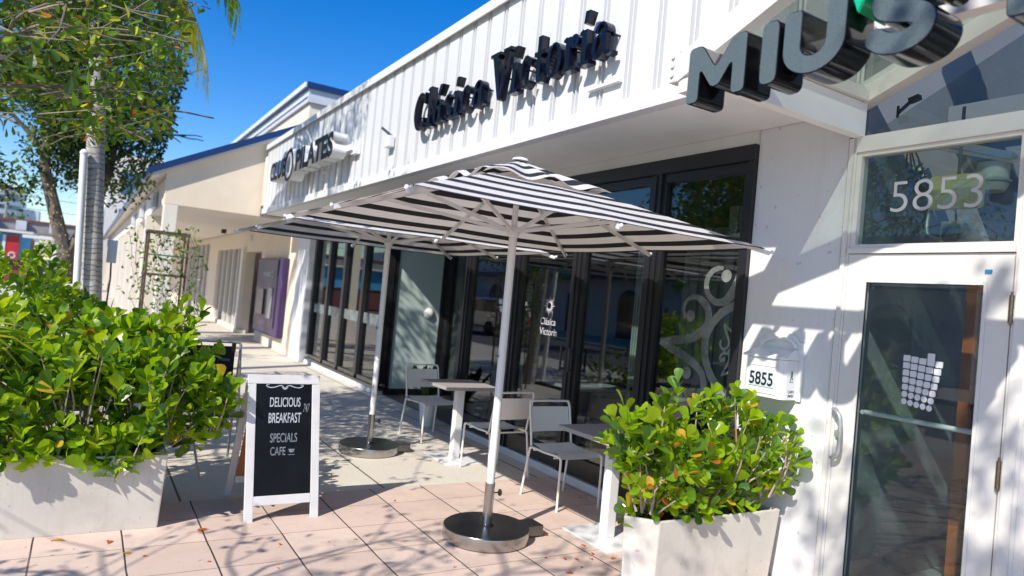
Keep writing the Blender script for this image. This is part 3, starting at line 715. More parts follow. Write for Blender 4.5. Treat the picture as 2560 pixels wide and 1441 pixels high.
MB().lathe((4.6, 2.06, 2.52), [(.02, 0), (.07, .01), (.085, .05), (.085, .17), (.08, .18), (.02, .185)], 24).build('body', 'interior_pale', t, smooth=True)
MB().lathe((4.6, 2.06, 2.58), [(.086, 0), (.098, .004), (.098, .012), (.086, .016)], 24).build('ring', 'alu', t)
MB().tube([(4.6, 2.13, 2.62), (4.6, 2.2, 2.72), (4.6, 2.26, 3.05)], .008, 8).build('bracket', 'alu', t)
t = thing('emergency_light', 'twin-head emergency lamp behind the transom glass below the numbers', 'lamp', (4.6, 2.2, 2.3))
MB().box(4.6, 4.66, 2.17, 2.34, 2.2, 2.36).build('backplate', 'interior_pale', t, bevel=.01)
MB().box(4.55, 4.6, 2.21, 2.31, 2.23, 2.32).build('lamp_head', 'ink_grey', t, bevel=.02)
b = MB(); b.ell((4.58, 2.12, 2.26), .05, .055, .035, 14, 8); b.build('lamp_head', 'white_metal', t, smooth=True)
MB().tube(smooth_pts([(4.62, 2.3, 2.24), (4.62, 2.42, 2.28), (4.64, 2.44, 2.42), (4.64, 2.42, 2.56), (4.6, 2.46, 2.66), (4.6, 2.5, 2.72)], 5), .012, 8).build('conduit', 'alu', t, smooth=True)
t = thing('cable_tangle', 'tangle of black cables and an adapter hanging in the left corner of the transom', 'cable', (4.3, 2.42, 2.7))
b = MB()
for k in range(5):
    pts = [(4.3+rnd.uniform(-.03, .03), 2.36+rnd.uniform(-.07, .06), 2.58+rnd.uniform(-.05, .1)) for _ in range(6)]
    b.tube(smooth_pts([(4.3, 2.42, 2.85)]+pts, 4), .005, 6)
b.build('cable', 'ink', t, smooth=True); MB().box(4.28, 4.33, 2.28, 2.36, 2.50, 2.55).build('adapter', 'ink', t, bevel=.006)
t = thing('door_lamp', 'small black clamp lamp with a yellow edged tag behind the upper gable glass', 'lamp', (4.15, 2.4, 3.0))
MB().bar((4.1, 2.38, 2.96), (4.14, 2.33, 3.03), .03, .02).bar((4.14, 2.34, 3.03), (4.14, 2.28, 3.045), .04, .03).tube([(4.1, 2.385, 2.93), (4.1, 2.385, 3.0)], .008, 8).build('arm', 'ink', t)
MB().box(4.09, 4.092, 2.31, 2.37, 2.885, 2.925).build('tag', 'white_vinyl', t)
MB().box(4.087, 4.0895, 2.31, 2.318, 2.885, 2.925).build('tag_edge', 'yellow_panel', t)

# MIU'S channel letters
ms = thing('tea_shop_sign', "large black channel letters with mesh faces reading MIU'S hung from the glazed canopy", 'sign', (2.4, 1.8, 2.6))
Hc = .27
def rounded(poly, r, n=4):
    out = []; N = len(poly)
    for i in range(N):
        p0, p1, p2 = Vector(poly[i-1]), Vector(poly[i]), Vector(poly[(i+1) % N])
        a = (p0-p1); c = (p2-p1); rr = min(r, a.length*.45, c.length*.45); a = p1+a.normalized()*rr; c = p1+c.normalized()*rr
        for k in range(n+1):
            t_ = k/n; q = a*(1-t_)**2+p1*2*t_*(1-t_)+c*t_*t_; out.append((q.x, q.y))
    return out
def letter(outl, y0, face='led_mesh', body='black_gloss', z0=2.607, inner=None):
    L_ = outline_part('letter', [outl], (2.53, y0, z0), FX, FU, .172, body, ms)
    inner = inner or shrink(outl, .0045)
    outline_part('letter_face', [inner], (2.357, y0, z0), FX, FU, .004, face, L_)
def shrink(pts, d):
    n = len(pts); ar = sum(pts[i-1][0]*pts[i][1]-pts[i][0]*pts[i-1][1] for i in range(n)); s = 1 if ar > 0 else -1; out = []
    for i in range(n):
        a, c = pts[i-1], pts[(i+1) % n]; dx, dy = c[0]-a[0], c[1]-a[1]; l = math.hypot(dx, dy) or 1
        out.append((pts[i][0]-s*dy/l*d, pts[i][1]+s*dx/l*d))
    return out
Wm = .345
mpoly = [(0, 0), (.078, 0), (.078, .155), (.150, .055), (.195, .055), (.267, .155), (.267, 0), (Wm, 0), (Wm, Hc), (.262, Hc), (.1725, .145), (.083, Hc), (0, Hc)]
letter(rounded(mpoly, .028), 2.405)
letter(rounded([(0, 0), (.088, 0), (.088, Hc), (0, Hc)], .036), 1.985)
up_ = [(0, Hc), (0, .11)]+[(.14-.14*math.cos(R(a)), .11-.115*math.sin(R(a))) for a in range(10, 180, 10)]+[(.28, .11), (.28, Hc), (.195, Hc), (.195, .115)]+[(.14+.055*math.cos(R(a)), .115-.045*math.sin(R(a))) for a in range(10, 180, 20)]+[(.085, .115), (.085, Hc)]
letter(rounded(up_[::-1], .02, 2), 1.875, z0=2.612)
sc_ = smooth_pts([(.235, .215), (.19, .238), (.11, .238), (.06, .205), (.065, .165), (.12, .142), (.175, .125), (.21, .095), (.195, .05), (.14, .030), (.08, .036), (.038, .062)], 6)
letter(ribbon(sc_, .041)[::-1], 1.515, inner=ribbon(sc_, .0368)[::-1])
outl = [(.0, .0), (.03, .10), (-.03, .10)]
letter([(.012, -.0), (.06, .11), (-.03, .125), (-.012, .05)], 1.562, face='green_paint', body='green_paint', z0=2.79)
letter(rounded([(.08, 0), (.168, 0), (.168, .19), (.25, .19), (.25, Hc), (0, Hc), (0, .19), (.08, .19)], .026), 1.135, z0=2.617)
b = MB()
for y in (2.3, 2.12, 1.94, 1.8, 1.65, 1.4, 1.0): b.box(2.53, 2.62, y-.015, y+.015, 2.82, 2.85)
b.build('bracket', 'white_metal', ms)

# mailbox
mb = thing('mailbox', 'white wall mailbox numbered 5855 with arched back plate beside the glass door', 'mailbox', (3.82, 2.9, 1.14))
bp_ = [(-.165, 0), (.175, 0), (.175, .36), (.14, .375)]+[(.13*math.cos(R(a)), .375+.055*math.sin(R(a))) for a in range(0, 181, 15)]+[(-.14, .375), (-.165, .36)]
outline_part('back_plate', [bp_], (3.898, 2.91, 1.135), FX, FU, .015, 'white_metal', mb)
body_poly = [(3.882, 3.06), (3.765, 3.06), (3.74, 3.045), (3.74, 2.80), (3.755, 2.775), (3.775, 2.765), (3.882, 2.765)]
b = MB(); b.prism(body_poly[::-1], (0, 0, 1.14), (1, 0, 0), (0, 1, 0), .25); b.build('body', 'white_metal', mb, bevel=.004)
lid = [(3.725, 3.07), (3.882, 3.07), (3.882, 2.755), (3.75, 2.755), (3.725, 2.79)]
b = MB(); n = 5
low = [Vector((x, y, 1.392)) for x, y in lid]; hi = [Vector((min(3.882, 3.85+(x-3.725)*.25), 3.05 if y > 2.9 else 2.775, 1.455)) for x, y in lid]
mid = [v+Vector((0, 0, .012)) for v in low]
b.add(low+mid+hi, [(4, 3, 2, 1, 0)]+[(k, (k+1) % n, n+(k+1) % n, n+k) for k in range(n)]+[(n+k, n+(k+1) % n, 2*n+(k+1) % n, 2*n+k) for k in range(n)]+[(10, 11, 12, 13, 14)])
b.build('lid', 'white_metal', mb)
b = MB().box(3.735, 3.7395, 2.812, 3.035, 1.165, 1.172).box(3.735, 3.7395, 2.812, 3.035, 1.338, 1.345).box(3.735, 3.7395, 2.812, 2.818, 1.1725, 1.3375).box(3.735, 3.7395, 3.029, 3.035, 1.1725, 1.3375)
b.build('front_frame', 'white_metal', mb)
MB().box(3.7345, 3.7385, 2.828, 3.022, 1.205, 1.308).build('number_plate', pbr('plate_grey', (.60, .66, .70), .4), mb)
text_part('house_number', '5855', (3.7335, 3.012, 1.215), FX, FU, .178, .083, .002, 'ink', mb, bold=.012)
b = MB(); arc_ = [(3.886-.03, 2.905+.125*math.cos(R(a)), 1.47+.055*math.sin(R(a))) for a in range(0, 181, 12)]
b.tube(arc_, .011, 8); b.build('arched_rim', 'white_metal', mb, smooth=True)
text_part('side_lettering', 'CAIRO', (3.795, 2.7645, 1.185), SX, FU, .062, .018, .001, 'ink_grey', mb)
text_part('side_lettering', 'J', (3.795, 2.7645, 1.158), SX, FU, .008, .018, .001, 'ink_grey', mb)
outline_part('side_lettering', [[(0, 0), (.011, .011), (.008, .017), (0, .012), (-.008, .017), (-.011, .011)]], (3.815, 2.7645, 1.158), SX, FU, .001, 'ink', mb)
text_part('side_lettering', 'RDY', (3.828, 2.7645, 1.158), SX, FU, .028, .018, .001, 'ink_grey', mb)
outline_part('side_emblem', [[(-.006, .0), (.0, .02), (.006, .012), (.016, .004), (.018, .01), (.01, .02), (.012, .045), (.006, .062), (-.004, .062), (-.008, .045), (-.01, .02), (-.012, .0)]], (3.822, 2.7645, 1.262), SX, FU, .001, 'green_mark', mb)
MB().box(3.802, 3.842, 2.7635, 2.7645, 1.254, 1.257).build('side_emblem_line', 'ink_grey', mb)

# ------------------------------------------------------------------ umbrellas
def make_umbrella():
    root = thing('patio_umbrella', 'nearer black and white striped square parasol, in front of the restaurant windows', 'umbrella', (0, 0, 0), 'striped parasols over the terrace')
    HX, HY, ZR, ZA = 1.225, 1.085, 2.078, 2.50
    fr = .32   # vent start fraction (top part of the canopy)
    c = Vector((0, 0, ZA))
    cor = [Vector((-HX, -HY, ZR)), Vector((HX, -HY, ZR)), Vector((HX, HY, ZR)), Vector((-HX, HY, ZR))]
    b = MB(); NS, NI = 10, 8
    def pt(A, B, s, t, ap, lift=0):
        e = A.lerp(B, s); p = e.lerp(ap, t); sag = math.sin(math.pi*((s*2) % 1))*.008*(1-t)  # cloth sags between ribs
        return p+Vector((0, 0, lift-sag))
    for i in range(4):
        A, B = cor[i], cor[(i+1) % 4]; mid = (A+B)/2; slope_len = (c-mid).length
        for a in range(NS):
            for k in range(NI):
                t0, t1 = k/NI*(1-fr), (k+1)/NI*(1-fr); s0, s1 = a/NS, (a+1)/NS
                vs = [pt(A, B, s0, t0, c), pt(A, B, s1, t0, c), pt(A, B, s1, t1, c), pt(A, B, s0, t1, c)]
                b.uv[len(b.f)] = [(s0, t0*slope_len), (s1, t0*slope_len), (s1, t1*slope_len), (s0, t1*slope_len)]
                b.add(vs, [(0, 1, 2, 3)])
    b.build('canopy', 'canvas', root, smooth=True)
    b = MB(); fv = fr+.07; apv = Vector((0, 0, ZA+.05))
    cv = [c.lerp(q, fv)+Vector((0, 0, .035)) for q in cor]
    for i in range(4):
        A, B = cv[i], cv[(i+1) % 4]; mid = (A+B)/2; sl = (apv-mid).length; NS2 = 24
        for a in range(NS2):
            for k in range(4):
                vs = []; uv = []
                for s, t_ in ((a/NS2, k/4), ((a+1)/NS2, k/4), ((a+1)/NS2, (k+1)/4), (a/NS2, (k+1)/4)):
                    p = A.lerp(B, s).lerp(apv, t_); p.z += math.sin(s*math.pi*5)*.026*(1-t_)**1.5*math.sin(math.pi*min(1, max(0, s)))**.4 if 0 < s < 1 else 0
                    vs.append(p); uv.append((s, t_*sl+.03))
                b.uv[len(b.f)] = uv; b.add(vs, [(0, 1, 2, 3)])
    b.build('vent', 'canvas', root, smooth=True)
    MB().lathe((0, 0, ZA+.045), [(.02, 0), (.06, .005), (.05, .02), (.015, .03)], 16).build('finial', 'white_metal', root, smooth=True)
    MB().tube([(0, 0, .09), (0, 0, .37)], .033, 18).build('pole_sleeve', 'steel', root, smooth=True)
    MB().tube([(0, 0, .37), (0, 0, 2.05)], .0275, 18).tube([(0, 0, 2.05), (0, 0, ZA)], .02, 14).build('pole', 'pole_paint', root, smooth=True)
    MB().lathe((0, 0, 2.03), [(.03, 0), (.04, .01), (.042, .05), (.03, .07)], 18).build('hub', 'pole_paint', root, smooth=True)
    ends = cor+[(cor[i]+cor[(i+1) % 4])/2 for i in range(4)]
    for e in ends:
        d = (e-c); p1 = c+d*1.015-Vector((0, 0, .022)); p0 = c+d*.03-Vector((0, 0, .03))
        r_ = MB().bar(p0, p1, .016, .026).build('rib', 'pole_paint', root)
        cap_ = c+d*1.022-Vector((0, 0, .01)); b = MB(); b.ell(cap_, .012, .012, .013, 10, 6); b.build('rib_cap', 'white_metal', r_, smooth=True)
        q = c+d*.56-Vector((0, 0, .035)); h = Vector((0, 0, 2.07))+Vector((d.x, d.y, 0)).normalized()*.04
        MB().bar(h, q, .014, .024).build('strut', 'pole_paint', root)
    MB().lathe((0, 0, 0), [(.27, .004), (.285, .004), (.29, .012), (.29, .078), (.285, .085), (.05, .086), (.05, .09), (.03, .1)], 56).build('base_disc', 'steel_dark', root, smooth=True)
    MB().lathe((0, 0, .001), [(.2905, .006), (.2915, .012), (.2915, .076), (.2905, .08)], 56).build('base_rim', 'steel', root, smooth=True)
    b = MB().box(.235, .395, -.105, .045, .012, .083); b.build('wheel_housing', 'steel_dark', root, bevel=.004)
    b = MB().tube([(.029, 0, .30), (.065, -.005, .30)], .005, 8); b.ell((.078, -.006, .30), .016, .02, .024, 6, 6)
    b.tube([(-.02, 0, .96), (.02, 0, .96)], .004, 6).ell((-.038, 0, 1.22), .012, .01, .012, 8, 6); b.build('knob', 'steel_dark', root)
    return root
u1 = make_umbrella(); u2 = copy_tree(u1)
u1.location = (2.43, 3.99, .004); u2.location = (2.51, 6.47, 0)
u2['label'] = 'farther black and white striped square parasol, half hidden behind the nearer parasol'
u1.rotation_euler.z = R(0); 

# ------------------------------------------------------------------ tables & chairs
def make_table():
    root = thing('cafe_table', 'square speckled-top cafe table by the right-hand planter', 'table', (0, 0, 0), 'small square tables on the terrace')
    MB().box(-.29, .29, -.29, .29, .715, .745).build('tabletop', 'terrazzo', root, bevel=.003)
    MB().box(-.04, .04, -.04, .04, .012, .712).build('pedestal', 'white_metal', root, bevel=.006)
    MB().box(-.20, .20, -.26, .26, .0, .012).build('base_plate', 'white_metal', root, bevel=.003)
    return root
t1 = make_table(); t2 = copy_tree(t1)
t1.location = (3.27, 3.74, .004); t2.location = (3.24, 6.06, 0)
t2['label'] = 'square speckled-top cafe table farther back, between two chairs by the glass front'
M['chair_paint'] = pbr('chair_paint', (.88, .84, .76), .45, var=.04)
def make_chair():
    root = thing('cafe_chair', '', 'chair', (0, 0, 0), 'beige metal chairs at the cafe tables')
    r = .0095; W2 = .205; sh = .43
    # side loops: front leg -> seat rail -> back leg ; faces -y (front at -y)
    seat = []
    b = MB(); rows = []
    for j in range(9):
        t_ = j/8; y = -.215+.40*t_; z = sh+.012*math.cos(t_*math.pi)**2-.012*math.sin(t_*math.pi)-(.035 if j == 0 else 0)
        rows.append([(-W2+.01+(2*W2-.02)*k/6, y-(.006 if j == 0 else 0), z-.006*math.sin(math.pi*k/6)) for k in range(7)])
    vs = [p for rw in rows for p in rw]; n0 = len(vs); vs2 = [(p[0], p[1], p[2]-.004) for p in vs]
    fs = []
    for j in range(8):
        for k in range(6):
            a = j*7+k; fs += [(a, a+1, a+8, a+7), (n0+a, n0+a+7, n0+a+8, n0+a+1)]
    b.add(vs+vs2, fs); b.build('seat', 'chair_paint', root, smooth=True)
    b = MB(); rows = []
    for j in range(5):
        t_ = j/4; z = .53+.20*t_; y = .215+.05*t_
        rows.append([(-W2+.012+(2*W2-.024)*k/8, y+.018*math.sin(math.pi*k/8), z) for k in range(9)])
    vs = [p for rw in rows for p in rw]; n0 = len(vs); vs2 = [(p[0], p[1]+.004, p[2]) for p in vs]; fs = []
    for j in range(4):
        for k in range(8):
            a = j*9+k; fs += [(a, a+9, a+10, a+1), (n0+a, n0+a+1, n0+a+10, n0+a+9)]
    b.add(vs+vs2, fs); b.build('backrest', 'chair_paint', root, smooth=True)
    up3 = [(-W2, .19, sh-.01), (-W2, .215, .55), (-W2, .26, .735)]
    back = up3+[(-W2+.012, .268, .765), (-W2+.035, .272, .778), (W2-.035, .272, .778), (W2-.012, .268, .765)]+[(-p[0], p[1], p[2]) for p in up3[::-1]]
    MB().tube(smooth_pts(back, 4), r, 10).build('back_frame', 'chair_paint', root, smooth=True)
    for s in (-1, 1):
        MB().tube(smooth_pts([(s*W2, -.235, .0), (s*W2, -.232, .37), (s*W2, -.222, .405), (s*W2, -.19, .418), (s*W2, 0, .41)], 4), r, 10).build('leg', 'chair_paint', root, smooth=True)
        MB().tube(smooth_pts([(s*(W2+.012), .265, .0), (s*W2, .215, .36), (s*W2, .19, .405), (s*W2, .12, .412), (s*W2, 0, .41)], 4), r, 10).build('leg', 'chair_paint', root, smooth=True)
    MB().tube([(-W2, .15, .395), (W2, .15, .395)], .007, 8).build('stretcher', 'chair_paint', root); MB().tube([(-W2, -.14, .395), (W2, -.14, .395)], .007, 8).build('stretcher', 'chair_paint', root)
    return root
ch = make_chair()
spots = [(3.46, 4.56, 0, 'beige metal chair facing the camera between the two umbrella poles and the right table'),
         (3.44, 3.20, 180, 'beige metal chair mostly hidden behind the right-hand leafy planter'),
         (3.38, 6.98, 4, 'beige metal chair behind the farther table, against the frosted green glass'),
         (3.37, 5.52, 183, 'beige metal chair with its back to the camera, just behind the near umbrella pole')]
for i, (x, y, a, lab) in enumerate(spots):
    o = ch if i == 0 else copy_tree(ch); o.location = (x, y, .004); o.rotation_euler.z = R(a); o['label'] = lab
# small pot plant by the entrance
t = thing('pot_plant', 'small dark potted plant in a white pot behind the farther table', 'plant', (3.62, 7.62, 0))
MB().lathe((3.66, 7.62, 0), [(.08, 0), (.085, .01), (.11, .28), (.105, .3), (.09, .27), (.02, .26)], 20).build('pot', 'white_metal', t, smooth=True)

# ------------------------------------------------------------------ foliage tools
def leaf_verts(L, Wd, cup=.15, n=5):
    """obovate leaf in local frame: x along, y across, z up. returns verts, faces"""
    prof = [(.22, .30), (.5, .72), (.76, 1.0), (.93, .80), (1.0, .36)]
    vs = [(0, 0, 0)]; fs = []
    for t_, w_ in prof:
        z = -cup*.6*(t_**2)*L; h = Wd*.5*w_
        vs += [(t_*L, -h, z+cup*h), (t_*L, 0, z), (t_*L, h, z+cup*h)]
    fs += [(0, 1, 2), (0, 2, 3)]
    for k in range(4):
        a = 1+3*k; fs += [(a, a+3, a+4, a+1), (a+1, a+4, a+5, a+2)]
    return vs, fs
LV = {}
def add_leaf(b, p, d, nrm, L, Wd, cup, mi):
    d = d.normalized(); s = d.cross(nrm)
    if s.length < 1e-3: s = d.orthogonal()
    s.normalize(); n = s.cross(d)
    vs, fs = leaf_verts(L, Wd, cup); b.cur = mi
    b.add([p+d*x+s*y+n*z for x, y, z in vs], fs)
def rv(rng=rnd): 
    while True:
        v = Vector((rng.uniform(-1, 1), rng.uniform(-1, 1), rng.uniform(-1, 1)))
        if .05 < v.length < 1: return v.normalized()
def rosette(b, st, p, d, n, L, mats_n, yl=0, rng=rnd):
    base = rng.random()*6.28; a = d.orthogonal().normalized(); c = d.cross(a)
    dark = rng.choice([0, 0, 1, 1, 2, 3, 3, 4]) if mats_n == 7 else 0
    for k in range(n):
        ang = base+k*2.4; tilt = .35+.75*(k/n)
        dd = (d*math.cos(tilt)+(a*math.cos(ang)+c*math.sin(ang))*math.sin(tilt)); off = d*(-.018*k)
        up_l = (d*1.0-dd*.5+rv(rng)*.25); l = L*rng.uniform(.55, 1.15)
        r_ = rng.random()
        if r_ < yl: mi = 5 if rng.random() < .75 else 6
        else: mi = min(4, max(0, dark if rng.random() < .65 else rng.randrange(5)))
        add_leaf(b, p+off, dd, up_l, l, l*rng.uniform(.56, .70), rng.uniform(.05, .35), mi)
def shrub(parent, blobs, dens, L, yl, seed, root_z=.45, stems=True):
    """blobs: (cx,cy,cz, rx,ry,rz). rosettes spread through outer volume, twigs from the soil"""
    rng = random.Random(seed); b = MB(); st = MB()
    for cx, cy, cz, rx, ry, rz_ in blobs:
        n = int(.52*dens*(rx*ry+ry*rz_+rx*rz_)*4)
        for _ in range(n):
            u = rv(rng); k = rng.uniform(.55, 1.04)**.6; lump = 1+.16*math.sin(u.x*7+cx*9)*math.cos(u.z*6+u.y*5)
            p = Vector((cx+u.x*rx*k*lump, cy+u.y*ry*k*lump, cz+u.z*rz_*k*lump))
            if p.z < root_z-.12: p.z = root_z-.12+rng.random()*.14
            d = (Vector((u.x/rx, u.y/ry, u.z/rz_)).normalized()*.8+Vector((0, 0, .75))+rv(rng)*.4).normalized()
            rosette(b, st, p, d, rng.randint(5, 9), L*rng.uniform(.8, 1.15), 7, yl, rng)
            if stems and rng.random() < .4:
                q = Vector((cx+(p.x-cx)*.35, cy+(p.y-cy)*.35, max(root_z-.02, cz-rz_*.9)))
                m_ = p.lerp(q, .5)+rv(rng)*.05; st.tube([p, m_, q], [.003, .005, .008], 5, cap=False)
    b.build('foliage', CL+[M['leaf_yellow'], M['leaf_orange']], parent)
    if stems: st.build('stems', 'twig', parent)

# right planter
pr_ = thing('shrub_planter', 'right-hand cream planter box with bright green round-leaved shrub below the mailbox', 'planter', (3.2, 3.0, 0), 'planters with round-leaved shrubs')
def planter(poly_b, poly_t, z1, parent, rim=.03):
    n = len(poly_b); c = [sum(p[i] for p in poly_t)/n for i in (0, 1)]
    inn = [(p[0]+(c[0]-p[0])*rim*2, p[1]+(c[1]-p[1])*rim*2.5) for p in poly_t]
    vs = [(x, y, 0) for x, y in poly_b]+[(x, y, z1) for x, y in poly_t]+[(x, y, z1) for x, y in inn]+[(x, y, z1-.06) for x, y in inn]
    fs = [tuple(range(n-1, -1, -1))]
    for lv in range(3):
        for k in range(n): k2 = (k+1) % n; fs.append((lv*n+k, lv*n+k2, (lv+1)*n+k2, (lv+1)*n+k))
    b = MB(); b.add(vs, fs); b.build('pot', 'planter', parent, bevel=.008)
    b = MB(); b.add([(x, y, z1-.045) for x, y in inn], [tuple(range(n))]); b.build('soil', 'soil', parent)
pt_ = [(2.69, 2.944), (2.83, 2.80), (3.83, 2.77), (3.86, 3.2), (3.04, 3.27), (2.87, 3.11)]
pb_ = [(2.72, 2.95), (2.85, 2.83), (3.80, 2.80), (3.83, 3.17), (3.06, 3.24), (2.90, 3.11)]
planter(pb_, pt_, .455, pr_)
shrub(pr_, [(3.05, 2.95, .86, .36, .26, .33), (3.45, 2.93, .84, .36, .24, .33), (2.66, 2.90, .96, .15, .15, .17), (3.68, 2.80, .80, .22, .17, .28), (2.83, 2.92, .72, .2, .2, .27), (3.25, 2.95, .60, .5, .24, .17)], 98, .098, .045, 3)
# left planter
pl_ = thing('shrub_planter', 'left-hand long cream planter box overflowing with glossy round-leaved shrub beside the chalkboard', 'planter', (-.3, 5.1, 0), 'planters with round-leaved shrubs')
planter([(-1.45, 4.745), (.515, 4.745), (.515, 5.5), (-1.45, 5.5)], [(-1.48, 4.73), (.535, 4.73), (.535, 5.52), (-1.48, 5.52)], .46, pl_, .02)
shrub(pl_, [(.46, 4.98, .82, .40, .34, .36), (.05, 4.96, .78, .50, .36, .38), (-.5, 4.95, .80, .5, .36, .38), (.2, 4.72, .52, .22, .1, .14), (-.15, 4.74, .56, .25, .1, .12), (-.6, 4.74, .6, .3, .1, .12), (.25, 5.35, .98, .46, .34, .32), (-.2, 5.4, 1.02, .5, .3, .30), (-.95, 5.1, .95, .45, .34, .4), (.62, 5.40, 1.0, .22, .25, .38), (.28, 5.3, 1.05, .2, .2, .24), (.80, 4.92, .72, .18, .2, .18)], 98, .112, .022, 5)
# planters further along the kerb
for i, (x, y, s, lab) in enumerate([(-.50, 6.7, 1, 'second kerbside planter behind the long left planter, bushes at eye height'),
                                    (-.6, 8.5, 2, 'third kerbside planter, farther along behind the palm frond'),
                                    (.55, 8.4, 3, 'low dark shrub planter at the foot of the climbing vine trellis')]):
    t = thing('shrub_planter', lab, 'planter', (x, y, 0), 'planters with round-leaved shrubs')
    if i < 2:
        planter([(x-.7, y-.5), (x+.7, y-.5), (x+.7, y+.5), (x-.7, y+.5)], [(x-.72, y-.52), (x+.72, y-.52), (x+.72, y+.52), (x-.72, y+.52)], .46, t, .02)
        shrub(t, [(x-.15, y, 1.15, .7, .5, .58), (x+.35, y-.1, 1.02, .35, .4, .46)], 60, .105, .01, 20+i, stems=False)
    else:
        planter([(x-.5, y-.4), (x+.55, y-.4), (x+.55, y+.4), (x-.5, y+.4)], [(x-.52, y-.42), (x+.57, y-.42), (x+.57, y+.42), (x-.52, y+.42)], .42, t, .02)
        shrub(t, [(x, y, .72, .75, .5, .34)], 48, .07, .01, 33, stems=False)
# fan palm leaves in left planter
t = thing('fan_palm', 'small spiky fan palm with a dried brown frond, rising from the left planter edge', 'plant', (-.45, 4.95, .45))
b = MB(); b2 = MB()
for c_, k0, mt in (((-.50, 4.82, 1.16), 0, b), ((-.75, 5.0, 1.25), 1, b)):
    c_ = Vector(c_)
    for k in range(22):
        a = R(-50+k*12); d = Vector((math.cos(a)*.9, -.25, math.sin(a)*.8+.1)).normalized(); l = rnd.uniform(.24, .36)
        mt.cur = rnd.choice([0, 0, 1]); s = d.orthogonal().normalized()*.008; e = c_+d*l+Vector((0, 0, -.07*l/.3))
        m_ = c_+d*l*.55; mt.add([c_-s*.4, c_+s*.4, m_+s, e, m_-s], [(0, 1, 2, 3, 4)])
b.build('frond', PL, t)
b2.tube([(-.9, 4.85, .95), (-.62, 4.78, 1.06), (-.42, 4.74, 1.09)], [.006, .012, .004], 6).tube([(-.9, 4.9, .99), (-.6, 4.8, 1.03)], [.004, .014], 6); b2.build('dried_frond', 'dried', t)

# fallen leaves (countable, on the pavers and concrete)
fl_spots = [(.0, 4.66, .09, 1), (.76, 4.62, .07, 0), (2.73, 3.5, .04, 0), (2.80, 3.46, .05, 0), (2.9, 3.44, .05, 0), (2.62, 3.55, .04, 0), (2.35, 3.95, .03, 0), (1.14, 4.25, .035, 0),
            (.33, 4.35, .05, 1), (.42, 4.28, .03, 0), (.72, 4.10, .03, 0), (2.86, 3.9, .04, 0), (3.0, 3.66, .05, 0), (2.97, 3.52, .04, 0), (3.05, 3.4, .045, 0), (2.62, 3.3, .05, 0), (3.5, 5.2, .04, 0),
            (3.62, 4.9, .035, 0), (3.7, 4.6, .04, 0), (3.55, 5.7, .03, 0), (2.95, 6.0, .05, 1), (3.15, 6.1, .07, 1), (1.9, 5.7, .03, 0), (2.2, 5.9, .03, 0), (.25, 4.55, .06, 0), (1.6, 4.2, .03, 0), (2.0, 3.6, .03, 0),
            (2.15, 4.9, .03, 0), (1.05, 3.9, .02, 0), (2.75, 3.35, .04, 0), (1.35, 5.6, .04, 0), (1.1, 6.3, .04, 0)]
proto = []
for mt in ('leaf_orange', 'leaf_yellow'):
    b = MB(); add_leaf(b, Vector((-.5, 0, .1)), Vector((1, 0, .0)), Vector((0, 0, 1)), 1, .55, .3, 0); me_o = b.build('fallen_leaf', mt); proto.append(me_o)
for i, (x, y, s, k) in enumerate(fl_spots):
    o = proto[k].copy(); COL.objects.link(o); o.location = (x, y, .006); o.scale = (s, s, s); o.rotation_euler = (rnd.uniform(-.2, .2), rnd.uniform(-.2, .2), rnd.uniform(0, 6.28))
    tag(o, 'yellow fallen leaf lying on the paving' if k else 'brown orange fallen leaf lying on the paving', 'leaf', 'yellow fallen leaves' if k else 'brown fallen leaves')
for o in proto: bpy.data.objects.remove(o)

# ------------------------------------------------------------------ sandwich board
sb = thing('sandwich_board', 'white wooden A-frame chalkboard reading DELICIOUS BREAKFAST SPECIALS CAFE beside the left planter', 'sign', (1.25, 4.9, 0))
bx, by = 1.015, 4.69; lean = Vector((0, .165, .95)).normalized(); BW = .487; BH = .965
O_ = Vector((bx, by, 0)); Nn = SX.cross(lean)      # front normal
def bpt(u, v, off=0): return O_+SX*u+lean*v+Nn*off+Vector((-.03*v/BH, 0, 0))
def bboard(u0, u1, v0, v1, o0, o1):
    a = [bpt(u0, v0, o0), bpt(u1, v0, o0), bpt(u1, v1, o0), bpt(u0, v1, o0)]; c = [bpt(u0, v0, o1), bpt(u1, v0, o1), bpt(u1, v1, o1), bpt(u0, v1, o1)]
    return a+c, [(0, 3, 2, 1), (4, 5, 6, 7), (0, 1, 5, 4), (1, 2, 6, 5), (2, 3, 7, 6), (3, 0, 4, 7)]
b = MB()
for args in ((0, .055, 0, BH-.062), (BW-.055, BW, 0, BH-.062), (0, BW, BH-.060, BH), (.056, BW-.056, .105, .165)): b.add(*bboard(*args, -.02, .0))
b.build('front_frame', 'wood_white', sb, bevel=.003)
b = MB(); b.add(*bboard(.056, BW-.056, .166, BH-.061, -.016, -.008)); b.build('chalkboard', 'chalk_black', sb)
IU0, IU1, IV0, IV1 = .056, BW-.056, .166, BH-.061
def U(f_): return IU0+(IU1-IU0)*(f_-120)/570
def V(f_): return IV0+(IV1-IV0)*(1120-f_)/995
for txt, x0, x1, y0, y1, mt, sh in (('DELICIOUS', 258, 570, 335, 248, 'chalk', 0), ('BREAKFAST', 248, 578, 480, 388, 'chalk', 0), ('SPECIALS', 268, 542, 655, 572, 'chalk_dim', 0), ('CAFE', 272, 425, 770, 695, 'chalk_dim', 0), ('747', 600, 668, 385, 305, 'chalk_dim', .3)):
    text_part('chalk_lettering', txt, bpt(U(x0), V(y0), -.0075), SX, lean, (x1-x0)/570*(IU1-IU0), (y0-y1)/995*(IV1-IV0), .0015, mt, sb, bold=.008, shear=sh)
cupo = [(-.02, .012), (-.017, -.004), (-.008, -.012), (.008, -.012), (.017, -.004), (.02, .012)]
